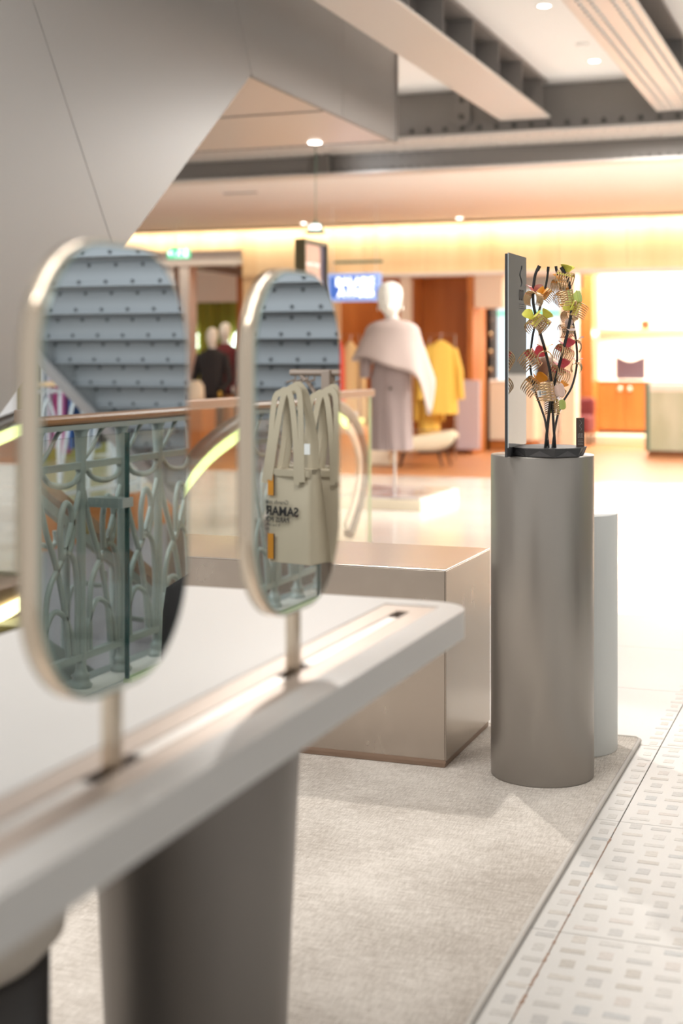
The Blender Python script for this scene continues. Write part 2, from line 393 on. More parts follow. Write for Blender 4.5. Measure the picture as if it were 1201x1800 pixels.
while y < 11.8:
    MB().box((-2.745,y,BZ+.025), (-2.56,y+.012,CZ-.03)).build('stiffener', M['beam'], b1); y += .73
m_ = MB(); rivets(m_, [(-2.742,11.45,3.38), (-2.742,11.45,3.50), (-2.742,11.2,3.44)], .028, 'x'); m_.build('rivets', M['rivet'], b1)
b2 = ibeam('ceiling_beam', -1.655, -1.255, 4.0, 11.93, 'pale riveted ceiling beam with two rows of rivets at top right')
m_ = MB(); rivets(m_, [(xx, yy, BZ-.004) for xx in (-1.57,-1.50,-1.38,-1.31) for yy in [7.6+.095*k for k in range(45)]], .016, 'z', 6); m_.build('rivets', M['beamlight'], b2, kind='stuff')
m_ = MB(); rivets(m_, [(-1.43, 7.6+.14*k, zz) for k in range(30) for zz in (3.33,3.5)], .02, 'x', 6); m_.build('web_rivets', M['rivet'], b2, kind='stuff')
MB().box((-1.44,8.0,3.36), (-1.2,8.02,3.5)).box((-1.44,10.6,3.28), (-1.28,10.62,3.54)).build('bracket', M['rivet'], b2)
# main cross beam
mb_ = empty('cross_beam', (-2.5,12.3,2.95), 'long riveted grey steel beam crossing the whole ceiling', 'beam')
MB().box((-11,11.95,3.14), (3,12.75,3.165)).build('lower_flange', M['beamlight'], mb_)
MB().box((-11,12.66,2.965), (3,12.70,3.14)).build('front_web', M['beam'], mb_)
MB().box((-11,12.55,2.945), (3,12.80,2.965)).build('bottom_plate', M['beamlight'], mb_)
MB().box((-11,12.10,3.165), (3,12.13,CZ-.005)).build('upper_web', M['beam'], mb_)
MB().box((-11,12.04,3.165), (3,12.10,3.19)).box((-11,12.08,3.19), (3,12.10,3.27)).build('angle_iron', M['beam'], mb_)
m_ = MB(); rivets(m_, [(-4.6+.155*k,12.075,3.232) for k in range(28)], .026, 'y'); m_.build('large_rivets', M['rivet'], mb_)
m_ = MB(); rivets(m_, [(-7.6+.11*k,yy,3.138) for k in range(66) for yy in (12.05,12.5)], .018, 'z', 6); m_.build('flange_rivets', M['beamlight'], mb_, kind='stuff')
m_ = MB(); rivets(m_, [(-7.6+.085*k,12.655,3.0) for k in range(86)], .016, 'y', 6); m_.build('web_rivets', M['beam'], mb_, kind='stuff')
m_ = MB(); rivets(m_, [(-7.6+.085*k,12.655,3.10) for k in range(50)], .012, 'y', 6); m_.build('upper_rivets', M['beam'], mb_, kind='stuff')
m_ = MB()
for xx in (-4.9,): m_.box((xx,12.5,2.965), (xx+.12,12.66,3.14))
m_.build('end_bracket', M['rivet'], mb_)
MB().prism(rrect(-3.43,3.25,-3.28,3.55,.05,5), 'y', 12.05, 12.10).build('gusset_plate', M['beam'], mb_)
m_ = MB(); rivets(m_, [(-3.36,12.045,3.33), (-3.36,12.045,3.47)], .028, 'y'); m_.build('gusset_rivets', M['rivet'], mb_)
struct(MB().box((-3.43,4.0,CZ), (1.6,12.13,CZ+.1)), 'ceiling', M['ceiling'])
struct(MB().box((-11,12.72,2.955), (3,17.6,3.1)), 'ceiling', M['warmceil'])
struct(MB().box((-11,17.9,2.95), (6,26,3.1)), 'ceiling', M['warmceil'])
struct(MB().box((-9,10.46,CZ), (-3.43,12.13,CZ+.1)), 'ceiling', M['ceiling'])
struct(MB().box((-3.43,-1.5,CZ), (1.6,4.0,CZ+.1)), 'ceiling', M['ceiling'])
# stair/escalator cladding
FX = -3.43; SZ = 2.885; KY = 7.70
clad = empty('escalator_cladding', (FX,5.4,1.2), 'large matte grey cladding of the rising escalator at top left', 'cladding')
def zy(yy): return SZ+(yy-KY)*.738
TOP = 3.6
j1b, j1t = (5.95, zy(5.95)), None
def Pf(px, py): p = atX(px, py, FX); return (p.y, p.z)
a0 = Pf(205, 425); a1 = Pf(62, 0); b0 = Pf(455, 129); b1_ = Pf(420, 0)
def ext(p, q, z): t = (z-p[1])/(q[1]-p[1]); return (p[0]+(q[0]-p[0])*t, z)
a1 = ext(a0, a1, TOP); b1_ = ext(b0, b1_, TOP); a0 = (a0[0], zy(a0[0])); b0 = (KY, SZ)
g_ = .0035
ylow = KY-(SZ-.02)/.738
for poly in ([(ylow,.02), (a0[0]-g_,a0[1]), (a1[0]-g_,TOP), (2.0,TOP), (2.0,.02)],
             [(a0[0]+g_,a0[1]), (b0[0]-g_,b0[1]), (b1_[0]-g_,TOP), (a1[0]+g_,TOP)],
             [(b0[0]+g_,SZ), (9.25,SZ), (9.25,TOP), (b1_[0]+g_,TOP)],
             [(9.256,SZ), (10.45,SZ), (10.45,TOP), (9.256,TOP)]):
    MB().prism(poly, 'x', FX-.02, FX).build('side_panel', M['fascia'], clad)
MB().prism([(ylow,.02),(KY,SZ),(10.45,SZ),(10.45,TOP),(2.0,TOP),(2.0,.02)], 'x', FX-.0215, FX-.0203).build('backing_sheet', M['ceiling'], clad)
so = [(ylow+.02,.03), (KY+.01,SZ+.005), (10.44,SZ+.005), (10.44,SZ+.06), (KY,SZ+.06), (ylow,.09)]
MB().prism(so, 'x', FX-3.2, FX-.033).build('soffit', M['soffit'], clad)
MB().box((FX-3.2,10.42,SZ), (FX-.033,10.45,TOP)).build('end_panel', M['fascia'], clad)
MB().box((FX-3.0,9.0,SZ-.0015), (FX-.05,9.006,SZ+.0048)).build('soffit_joint', M['rivet'], clad)
MB().box((FX,10.425,SZ), (FX+.012,10.455,TOP)).box((FX-.02,KY,SZ-.012), (FX+.004,10.45,SZ)).build('corner_trim', M['beam'], clad)
MB().lathe([(.05,0),(.05,.006),(.04,.008)], (FX-.62,10.3,SZ-.004), 16).build('downlight', M['lamp'], clad)
# walls: back of the shop
struct(MB().box((-12,25,-.02), (6,25.2,3)), 'wall_back', M['plaster'])
struct(MB().box((5.8,14,-.02), (6,25,3)), 'wall_right', M['plaster'])
fas = struct(MB().box((-7.98,17.6,2.31), (5,17.85,2.955)), 'wall_front', M['panel'])
for k in range(15):
    MB().box((-7.95+k*.86,17.585,2.325), (-7.95+k*.86+.855,17.6,2.93)).build('oak_panel', M['panel'], fas)
MB().box((-6.6,17.5,2.27), (5,17.85,2.315), .004).build('lower_trim', M['warmceil'], fas)
MB().box((-11.5,17.25,2.955), (5,17.55,2.965)).build('cove_lip', M['whitewall'], fas)
area('cove_strip', (-3.0,17.45,2.93), (14,.08), 60, (1,.88,.70), (math.radians(25),0,0))
# downlights in ceilings
def downlight(p, r, lab, tilt=None):
    d = empty('downlight', p, lab, 'downlight')
    MB().lathe([(r,-.002),(r*1.35,-.006),(r*1.35,0),(r,0)], p, 20, cap=False).build('ring', M['lampring'], d)
    MB().lathe([(.001,-.004),(r,-.004),(r,-.001)], p, 20).build('lens', M['lamp'], d)
p = atZ(957,10,CZ); downlight(p, .042, 'small ceiling downlight at the top edge between the beams')
p2 = atZ(1045,107,CZ); downlight(p2, .042, 'small ceiling downlight nearest the cross beam')
MB().lathe([(.001,-.012),(.05,-.012),(.055,0)], atZ(1024,77,CZ), 24).build('smoke_detector', M['ceiling'], None, 'flat round cream disc on the ceiling between two downlights', 'detector')
p3 = atZ(808,384,2.95); downlight(p3, .035, 'small round downlight over the oak fascia near centre')
p4 = atZ(534,393,2.95); downlight(p4, .035, 'small round downlight beside the green dome lamp')
spot('spot_a', (p.x,p.y,CZ-.03), (p.x+.3,p.y,0), 60, 80, NEU, .03)
spot('spot_b', (p2.x,p2.y,CZ-.03), (p2.x,p2.y+.5,0), 60, 80, NEU, .03)
g0 = atY(440,331,13.6)
gr = empty('ceiling_grille', (g0.x,g0.y,2.95), 'narrow dark slotted air grille in the white ceiling', 'grille')
MB().box((g0.x-.32,g0.y-.05,2.945), (g0.x+.1,g0.y+.05,2.9545)).build('frame', M['warmceil'], gr)
m_ = MB()
for k in range(6): m_.box((g0.x-.3+.065*k,g0.y-.035,2.943), (g0.x-.25+.065*k,g0.y+.035,2.9455))
m_.build('slots', M['dark'], gr)
# ================================================================== display table
TZ = .75
tb = empty('display_table', (-1.01,1.4,RZ), 'long white-grey display table with copper inlay carrying the two mirrors', 'table')
def slab(outer, inner, z0, z1):
    m = MB(); bm = m.bm
    def loop(pts, z): 
        v = [bm.verts.new((x,y,z)) for x, y in pts]; e = [bm.edges.new((v[i], v[(i+1)%len(v)])) for i in range(len(v))]; return v, e
    for z in (z0, z1):
        o, oe = loop(outer, z); i_, ie = loop(inner, z)
        bmesh.ops.triangle_fill(bm, use_beauty=True, use_dissolve=False, edges=oe+ie)
    m.skin([[Vector((x,y,z)) for x, y in outer] for z in (z0, z1)], False, True)
    m.skin([[Vector((x,y,z)) for x, y in inner] for z in (z0, z1)], False, False)
    return m
X0, X1, Y0, Y1 = -1.335, -.683, .25, 2.545
slab(rrect(X0,Y0,X1,Y1,.085,10), [(-.735,.45),(-.735,2.49),(-.84,2.49),(-.84,.45)], TZ-.05, TZ).build('tabletop', M['table'], tb)
ins = MB()
ins.box((-.8395,.451,TZ-.048), (-.797,2.489,TZ-.0015)).box((-.773,.451,TZ-.048), (-.7355,2.489,TZ-.0015)).box((-.797,2.43,TZ-.048), (-.773,2.489,TZ-.0015)).box((-.797,.451,TZ-.048), (-.773,.55,TZ-.0015))
inl = ins.build('inlay_plate', M['copper'], tb)
MB().box((-.797,.55,TZ-.049), (-.773,2.43,TZ-.03)).build('slot_base', M['dark'], inl)
MB().box((-.7945,.60,TZ-.0299), (-.7765,1.33,TZ-.0025)).box((-.7945,1.445,TZ-.0299), (-.7765,1.865,TZ-.0025)).box((-.7945,1.965,TZ-.0299), (-.7765,2.37,TZ-.0025)).build('slot_reflection_strip', M['steel'], inl)  # steel bars stand in for the bright reflection of the slot's inner wall
for yy in (2.05, .72):
    MB().lathe([(.138,RZ),(.140,.02),(.172,.70)], (-1.01,yy,0), 64).build('leg', M['leg'], tb)
# ================================================================== table mirrors
def table_mirror(yc, lab):
    e = empty('table_mirror', (-.785,yc,TZ), lab, 'mirror', 'table mirrors')
    zc, hw, hh, rr = 1.082, .166, .247, .128
    def ol(k): return rrect(yc-hw+k, zc-hh+k, yc+hw-k, zc+hh-k, rr-k, 14)
    xf = XM
    def ring_x(pts, x): return [Vector((x,a,b)) for a, b in pts]
    MB().skin([ring_x(ol(.007), xf-.003), ring_x(ol(.0045), xf-.002), ring_x(ol(.0), xf-.003), ring_x(ol(0), xf-.026), ring_x(ol(.004), xf-.027), ring_x(ol(.007), xf-.026)], False).build('rim', M['champagne'], e)
    gl = MB().prism(ol(.0022), 'x', xf-.022, xf-.0008).build('glass_plate', M['glassedge'], e)
    MB().prism(ol(.0050), 'x', xf-.0007, xf).build('front_silvering', M['mirror'], gl)
    MB().prism(ol(.0075), 'x', xf-.0235, xf-.0221).build('back_silvering', M['mirror'], gl)
    MB().box((-.7955,yc-.011,TZ-.0295), (-.7795,yc+.011,.846), .002).build('stem', M['champagne'], e)
    MB().box((-.7965,yc-.016,TZ-.0298), (-.7735,yc+.016,TZ-.010)).build('stem_shoe', M['dark'], e)
    return e
table_mirror(1.388, 'nearest oval table mirror, showing steel stairs and ironwork railing')
table_mirror(1.916, 'smaller-looking farther oval table mirror, showing the canvas tote bags')
# stool
sp = (-1.218,1.627)
stl = empty('low_stool', (sp[0],sp[1],RZ), 'round beige upholstered stool on dark base under the table', 'stool')
MB().lathe([(.10,.375),(.165,.385),(.192,.415),(.198,.455),(.198,.54),(.19,.565),(.16,.58),(.001,.582)], (sp[0],sp[1],0), 48).build('seat', M['seat'], stl)
MB().lathe([(.195,RZ),(.197,.02),(.19,.035),(.17,.05),(.172,.374),(.10,.376)], (sp[0],sp[1],0), 48).build('base', M['seatbase'], stl)
# ================================================================== steel box
bx = empty('steel_plinth', (-1.75,4.2,RZ), 'low rectangular brushed steel plinth with smudged front behind the table', 'plinth')
BX0, BX1, BY0, BY1, BT = -2.35, -1.157, 3.982, 4.495, .587
MB().box((BX0+.004,BY0+.004,RZ), (BX1-.004,BY1-.004,.03)).build('recessed_base', M['bronze'], bx)
MB().box((BX0,BY0,.030), (BX1-.0035,BY0+.012,BT-.003), .001, seg=1).build('front_panel', M['box'], bx)
MB().box((BX1-.012,BY0+.0035,.030), (BX1,BY1,BT-.003), .001, seg=1).build('side_panel', M['box'], bx)
MB().box((BX0,BY0+.013,.030), (BX0+.012,BY1,BT-.003)).box((BX0+.012,BY1-.012,.030), (BX1-.013,BY1,BT-.003)).build('rear_panels', M['box'], bx)
MB().box((BX0,BY0,BT-.0025), (BX1,BY1,BT+.001), .0012, seg=2).build('top_panel', M['boxtop'], bx)
MB().box((BX0,BY0-.0015,.024), (BX1,BY0+.006,.034)).build('bottom_strip', M['bronze'], bx)
# ================================================================== columns
CC = (-.884, 4.035)
MB().lathe([(.145,RZ),(.1472,RZ+.002),(.1472,.925),(.1462,.9278),(.001,.9282)], (CC[0],CC[1],0), 96).build('round_pedestal', M['column'], None, 'tall pewter grey cylindrical pedestal carrying the hair clip display', 'pedestal')
MB().lathe([(.134,RZ),(.1355,RZ+.002),(.1355,.728),(.134,.731),(.001,.7315)], (-.858,4.352,0), 96).build('round_pedestal', M['white'], None, 'shorter white cylindrical pedestal behind the pewter grey one', 'pedestal')
# ================================================================== hair clip display
ZB = .9285; DC = Vector((-.858, 3.985, ZB))
ds = empty('clip_display', DC, 'black faceted tray with curved rods and tall narrow mirror on the pewter pedestal', 'display stand')
def octo(r, z, off=0, sy=1): return [DC+Vector((r*math.cos(a), r*sy*math.sin(a), z-0)) for a in [math.radians(22.5+45*k+off) for k in range(8)]]
MB().skin([octo(.103,0), octo(.105,.004), octo(.112,.022)], True, False).build('tray', M['tray'], ds)
m_ = MB(); m_.skin([octo(.113,.0222), octo(.113,.0252)], True, False); lip = m_.build('tray_top', M['tray'], ds)
m_ = MB()
for k in range(8):
    a = math.radians(45*k+45); 
    n_ = Vector((math.cos(a), math.sin(a), 0)); t_ = Vector((-n_.y, n_.x, 0))
    c1 = DC + n_*(.112*math.cos(PI/8)) + Vector((0,0,.0215)); 
    b_ = DC + n_*(.104*math.cos(PI/8)+.0015)
    va = [b_+t_*.034+Vector((0,0,.002)), b_-t_*.034+Vector((0,0,.002)), c1*1.0 - n_*.001 + Vector((0,0,-.003))]
    inn = DC + n_*.08+Vector((0,0,.01))
    vv = [m_.bm.verts.new(q) for q in va+[inn]]
    for f in ((0,1,2),(0,2,3),(1,3,2),(0,3,1)): m_.bm.faces.new([vv[q] for q in f])
m_.build('tray_facets', mat('tray_facet_grey', (.085,.085,.09), .5), ds)
# mirror panel (faces +X)
MX = -.940
MB().box((MX-.010,3.855,ZB+.0003), (MX-.003,4.075,1.494), .0008, seg=1).build('mirror_back', M['tray'], ds)
mp_ = MB().box((MX-.003,3.858,ZB+.0262), (MX,4.075,1.497)).build('mirror_panel', M['mirror'], ds)
m_ = MB()
Mx = Matrix.Translation((MX+.0004,4.01,1.392)) @ Matrix.Rotation(PI/2, 4, 'Z') @ Matrix.Rotation(PI/2, 4, 'X')
for q in range(3): m_.box((MX,3.985,1.358-.006*q), (MX+.0006,4.045-.006*(q==1),1.3595-.006*q))
for q in range(5): m_.box((MX,3.985+.0125*q,1.37), (MX+.0006,3.985+.0125*q+.0035,1.40)); m_.box((MX,3.985+.0125*q,1.37+.026*(q%2)), (MX+.0006,3.985+.0125*q+.010,1.374+.026*(q%2)))
m_.tube(spline([(MX+.0005,4.005+.012*math.sin(q*1.4),1.41+.01*q) for q in range(7)], 5), .0012, 4)
m_.build('printed_logo', M['printdark'], mp_)
# plaque
pq0 = at(1013,778,4.0); pq1 = at(1027.5,778,4.01)
dirp = (pq1-pq0); dirp.z = 0; dirp.normalize(); nrm = Vector((dirp.y,-dirp.x,0))
c_ = (pq0+pq1)/2; Rz = Matrix.Rotation(math.atan2(dirp.y, dirp.x), 4, 'Z')
zt = ZB+.0255; ph = .082
pl = MB().box((-.0125,-.0015,0), (.0125,.0015,ph)).xf(Matrix.Translation((c_.x,c_.y,zt)) @ Rz).build('plaque', M['plaque'], ds)
m_ = MB()
for q in range(4): m_.box((-.0085,-.0018,.006+.0042*q), (.0085-.002*(q%2),-.0012,.0072+.0042*q))
for q in range(5): m_.box((-.0085+.0036*q,-.0018,.025), (-.0085+.0036*q+.0011,-.0012,.038)); m_.box((-.0085+.0036*q,-.0018,.025+.012*(q%2)), (-.0085+.0036*q+.003,-.0012,.0263+.012*(q%2)))
m_.tube(spline([(.0035*math.sin(q*1.5),-.0017,.046+.0042*q) for q in range(8)], 4), .0005, 4)
m_.xf(Matrix.Translation((c_.x,c_.y,zt)) @ Rz).build('plaque_print', M['print'], pl)
# rods
def zc_(X, Y, d): return at(840+X/4.614, 430+Y/4.614, d)
RODS = dict(
 A=(3.90, .0040, [(499,178),(470,235),(455,320),(449,400),(455,500),(497,680),(548,860),(590,1050),(603,1200),(612,1400),(628,1592)]),
 B=(4.05, .0032, [(573,185),(565,260),(548,350),(500,530),(450,720),(430,880),(428,1000),(460,1170),(520,1340),(552,1450),(575,1592)]),
 C=(4.05, .0032, [(635,180),(652,280),(690,400),(740,520),(785,700),(805,860),(800,1010),(760,1160),(690,1280),(640,1420),(606,1592)]),
 D=(3.90, .0042, [(680,187),(728,270),(757,400),(762,520),(742,650),(700,830),(640,1060),(600,1220),(575,1400),(550,1592)]))
for nm, (dd, rr, pts) in RODS.items():
    P = []
    for q, (X, Y) in enumerate(pts):
        t = q/(len(pts)-1); d = dd + (3.97-dd)*max(0, (t-.6)/.4)
        P.append(zc_(X, Y, d))
    P[-1].z = ZB+.025
    r_ = MB().tube(spline(P, 5), rr, 8).build('rod', M['rod'], ds)
    MB().tube([P[0]+(P[0]-P[1]).normalized()*.002, P[0]+(P[1]-P[0]).normalized()*.012], rr*1.3, 10).build('cap', M['rod'], r_)
# hair clips -------------------------------------------------------
clipc = {k: col('clip_'+k, v, .35) for k, v in dict(coral=(.78,.20,.18), red=(.75,.09,.12), orange=(.86,.34,.03), yellow=(.80,.78,.13), blush=(.80,.60,.52), lime=(.66,.80,.25), pink=(.74,.38,.36)).items()}
def clip_parts(e, handle_m, jaw_m, teeth_n=7, tagged=0, L=.052, opened=1.0):
    for s in (-1, 1):
        m_ = MB(); R = .021
        def arc(a, rr=R): return Vector((0, s*(.0035+rr*math.sin(a)), .004-rr*(1-math.cos(a))*1.25))
        for k in range(teeth_n):
            x = -L/2 + L*k/(teeth_n-1)
            pts = [arc(a)+Vector((x*(1-.25*(a/2.6)),0,0)) for a in [2.45*q/9 for q in range(10)]]
            m_.tube(pts, [.0020]*7+[.0017,.0013,.0007], 5)
        pts = lambda a: [arc(a)+Vector((x,0,0)) for x in (-L/2, 0, L/2)]
        m_.tube(pts(0.05), .0026, 6); m_.tube(pts(.55), .0021, 6)
        rings = []
        for x in (-L/2, L/2):
            rings.append([arc(a, R+.0008)+Vector((x,0,0)) for a in [.05*q+.0 for q in range(19)]]+[arc(a, R-.0012)+Vector((x,0,0)) for a in [.9-.05*q for q in range(19)]])
        m_.build('jaw', jaw_m, e)
        MB().skin(rings, True, True).build('jaw_cover', handle_m, e)
        h = MB(); secs = []
        for q in range(9):
            t = q/8; wd = .009+.0105*math.sin(min(1,t*1.15)*PI*.62)**2; yy = s*(.003+.010*t+.014*t**3); zz = .003+.034*t-.010*t**3
            if q == 8: wd *= .72
            th_ = .0016
            secs.append([Vector((wd*math.cos(a)*1.0, yy+s*th_*math.sin(a)*.7, zz+th_*math.sin(a)*.9)) for a in [2*PI*i/14 for i in range(14)]])
        h.skin(secs, True, True); h.build('handle', handle_m, e)
    sp_ = MB(); sp_.tube([Vector((-.010+.020*q/60, .0032*math.cos(q*.9), .004+.0032*math.sin(q*.9))) for q in range(61)], .0007, 4).build('spring', M['gold'], e)
    if tagged:
        t = MB(); z0 = -.018 if tagged == 1 else -.028
        t.prism([(-.009,z0-.020),(.009,z0-.020),(.009,z0),(.004,z0+.006),(-.004,z0+.006),(-.009,z0)], 'y', -.0215, -.0209)
        tg = t.build('price_tag', M['tagw'], e)
        t = MB(); t.tube([(0,-.0212,z0+.004),(0,-.015,.0),(0,-.004,.005)], .0004, 4)
        for q in range(6): t.box((-.0055+.0018*q,-.0219,z0-.015), (-.0046+.0018*q,-.0214,z0-.009))
        t.box((-.006,-.0219,z0-.006), (.004,-.0214,z0-.005))
        t.build('tag_print', M['ink'], tg)
PROTO = {}
def clip(X, Y, d, colr, rot, scale=1.0, tagged=0, lab='', teeth=7):
    key = (colr, tagged)
    if key not in PROTO:
        e = empty('hair_clip', (0,0,0), lab, 'hair clip', 'hair clips on the display rods', local=True)
        clip_parts(e, clipc[colr], M['gold'], teeth, tagged); PROTO[key] = e
    else:
        e = copy_tree(PROTO[key]); e['label'] = lab
    e.location = zc_(X, Y, d); e.rotation_euler = (math.radians(rot[0]), math.radians(rot[1]), math.radians(rot[2])+TH); e.scale = (scale*.86,)*3
CL = [
 (455,395,3.885,'coral',(0,6,55),.95,1,'coral hair clip with tag at top of the leftmost rod'),
 (545,395,4.04,'orange',(30,-50,10),.8,0,'orange hair clip tilted beside the coral one at top left'),
 (455,610,3.885,'yellow',(10,-38,40),1.05,0,'yellow hair clip with ribbed gold jaws, upper left rod'),
 (535,600,3.91,'yellow',(-5,35,-15),1.0,1,'yellow hair clip with white tag on the upper left crossing'),
 (455,910,4.03,'red',(-10,48,20),1.15,1,'red hair clip with ribbed gold jaws hanging at middle left'),
 (545,875,3.89,'orange',(0,0,82),.95,2,'orange hair clip with upright handles and large tag, middle left'),
 (470,1120,4.03,'orange',(-10,42,15),1.1,1,'orange hair clip with tag, lowest on the left rod'),
 (600,1190,3.88,'blush',(0,82,10),1.15,2,'pale blush hair clip with tag hanging where the rods meet'),
 (668,1160,4.05,'orange',(0,35,-40),.8,0,'small orange hair clip right of the blush clip'),
 (628,1310,3.94,'lime',(10,75,60),.9,0,'lime hair clip lowest of all on the rods'),
 (668,1015,3.93,'red',(-14,22,25),1.05,0,'red hair clip below the middle right crossing'),
 (708,845,3.92,'red',(-12,26,25),1.0,0,'red hair clip on the thick right rod, above another red one'),
 (802,790,4.05,'pink',(10,10,80),.75,0,'small pink hair clip on the outer right rod, upper of two'),
 (803,965,4.05,'pink',(5,-10,75),.7,0,'small pink hair clip on the outer right rod, lower of two'),
 (728,680,3.92,'blush',(60,0,20),.8,0,'blush hair clip behind the thick right rod'),
 (738,535,4.04,'orange',(0,-20,50),.9,1,'orange hair clip with tag at the right crossing'),
 (785,520,3.90,'yellow',(5,-62,20),.95,0,'yellow hair clip facing right at the right crossing'),
 (762,430,3.90,'lime',(0,80,-20),1.0,0,'lime hair clip clamped lengthwise on the thick right rod'),
 (697,415,4.04,'orange',(0,30,40),.85,0,'orange hair clip second from top on the right inner rod'),
 (668,295,4.04,'orange',(0,0,30),.9,1,'orange hair clip nearest the top of the right inner rod'),
 (716,235,3.91,'yellow',(0,14,-25),1.0,0,'yellow hair clip topmost on the thick right rod'),
]
for X, Y, d, c, r, s, tg_, lb in CL: clip(X, Y, d, c, r, s, tg_, lb)
# ================================================================== glass rail, escalators
gx = -3.0
gr_ = empty('glass_railing', (gx,6.5,0), 'clear glass railing with flat bronze top rail beside the escalator', 'railing')
for y0_, y1_ in ((4.6,5.9), (5.91,7.2), (7.21,8.585)):
    g = MB().box((gx-.008,y0_,.02), (gx+.008,y1_,.965)).build('glass_panel', M['glass'], gr_)
    MB().box((gx-.0085,y1_,.02), (gx+.0085,y1_+.006,.965)).build('panel_edge', M['gedge'], g)
MB().box((gx-.03,4.6,.965), (gx+.03,8.6,1.01), .004).build('top_rail', M['bronze'], gr_)
MB().box((gx-.025,4.6,.0005), (gx+.025,8.6,.03)).build('base_channel', M['beam'], gr_)
es = empty('escalator', (-3.8,5.8,0), 'escalator with lime lit handrails and dark steps sinking into the floor behind the glass railing', 'escalator')
def escalator(xp, pts, dy=0):
    e = es
    P = spline([(xp,a+dy,b) for a, b in pts], 8)
    cen = Vector((xp, 8.0+dy, .45))
    MB().tube(P, .038, 10, flat=1.0).build('handrail', M['blackrub'], e)
    # inward offset for led strip
    def off(k, s_):
        t = (P[min(k+1,len(P)-1)]-P[max(k-1,0)]).normalized(); n_ = Vector((0,t.z,-t.y)); return P[k]+n_*s_
    n_ = len(P)
    a_ = [off(k, .047) for k in range(n_)]; b_ = [off(k, .105) for k in range(n_)]
    m_ = MB(); m_.skin([[a_[k]+Vector((.012,0,0)), b_[k]+Vector((.012,0,0)), b_[k]-Vector((.012,0,0)), a_[k]-Vector((.012,0,0))] for k in range(int(n_*.66))], True, False); m_.build('light_strip', M['lime'], e)
    m_ = MB(); m_.skin([[a_[k]+Vector((.012,0,0)), b_[k]+Vector((.012,0,0)), b_[k]-Vector((.012,0,0)), a_[k]-Vector((.012,0,0))] for k in range(int(n_*.66), n_)], True, False); m_.build('newel_trim', M['steel'], e)
    # glass infill
    inner = [(q.y, q.z) for q in b_]; lo = [(inner[-1][0], min(inner[-1][1], .03)), (inner[0][0], inner[0][1]-.55)]
    MB().prism(inner+lo, 'x', xp-.005, xp+.005).build('glass_infill', M['glass'], e)
    return e
EP = [(4.9,-.30),(5.6,.16),(6.0,.42),(6.4,.65),(6.75,.79),(7.2,.885),(7.8,.93),(8.4,.93),(8.82,.83),(9.05,.62),(9.08,.42),(8.98,.22),(8.80,.045)]
escalator(-3.22, EP)
escalator(-4.40, EP, -.45)
for k in range(9):
    z_ = -.02-.16*k; y_ = 6.9-.30*k
    MB().box((-4.3,y_-.30,z_-.16), (-3.32,y_,z_), .004).build('step', M['totem'], es)
MB().box((-3.31,4.3,-1.7), (-3.14,6.88,-.02)).build('inner_skirt', M['bronze'], es)
MB().box((-4.69,4.3,-1.7), (-4.32,6.88,-.02)).build('outer_skirt', M['bronze'], es)
MB().prism([(5.4,-.30),(6.75,-.14),(6.75,-.07),(5.4,-.22)], 'x', -4.31, -4.295).build('skirt_light', M['limehot'], es)
# ================================================================== totem, signs, lamp
pA = atX(537,419,-3.87)
tt = empty('screen_totem', (-3.91,pA.y+.2,0), 'upright information screen in olive bronze frame behind the far mirror', 'screen')
ty0, ty1, tz = pA.y, pA.y+.47, pA.z
MB().box((-3.955,ty0,.0), (-3.895,ty1,tz), .003).build('body', M['totem'], tt)
MB().box((-3.895,ty0,.0), (-3.872,ty0+.02,tz)).box((-3.895,ty1-.02,.0), (-3.872,ty1,tz)).box((-3.895,ty0+.02,tz-.025), (-3.872,ty1-.02,tz)).build('bezel', M['totem'], tt)
MB().box((-3.894,ty0+.021,.5), (-3.889,ty1-.021,tz-.026)).build('glass', M['navy'], tt)
sc_ = MB().prism(rrect(ty0+.03,.9,ty1-.13,tz-.035,.05,6), 'x', -3.889, -3.8875).build('screen', M['screen'], tt)
TXM = lambda x, y, z: Matrix.Translation((x,y,z)) @ Matrix.Rotation(PI/2, 4, 'Z') @ Matrix.Rotation(PI/2, 4, 'X')
ym = (ty0+.03+ty1-.13)/2
MB().text('BALADE À PARIS', .04, TXM(-3.887,ym,tz-.18)).text('1', .12, TXM(-3.887,ym,tz-.42), bold=.002).build('screen_text', M['softtext'], sc_)
# blue sign at Y=15
s0 = atY(575,481,15); s1 = atY(669,529,15)
sg = empty('hanging_sign', (s0.x,15,s1.z), 'blue illuminated hanging sign with white words above the mannequin', 'sign')
MB().box((s0.x,15,s1.z), (s1.x,15.05,s0.z), .004).build('panel', M['bluesign2'], sg)
MB().prism(rrect(s0.x+.04,s1.z+.035,s1.x-.05,s0.z-.035,.03,5), 'y', 14.992, 15.0).build('face', M['bluesign'], sg)
TYM = lambda x, y, z: Matrix.Translation((x,y,z)) @ Matrix.Rotation(PI/2, 4, 'X')
cx_ = (s0.x+s1.x)/2+.0; zm = (s0.z+s1.z)/2
MB().text('BALADE', .125, TYM(cx_+.02,14.99,zm+.055), .003, bold=.006).build('word', M['letter'], sg)
MB().text('À PARIS', .125, TYM(cx_+.03,14.99,zm-.065), .003, bold=.006).build('word', M['letter'], sg)
r0 = atY(588,461,15); r1 = atY(672,458,15)
MB().bar((r0.x,15.02,r0.z), (r1.x,15.02,r0.z), .03, .03).build('crossbar', M['bell'], sg)
MB().bar((s0.x+.06,15.02,s0.z), (s0.x+.06,15.02,2.95), .006, .006).bar((s1.x-.06,15.02,s0.z), (s1.x-.06,15.02,2.95), .006, .006).build('wires', M['warmceil'], sg)
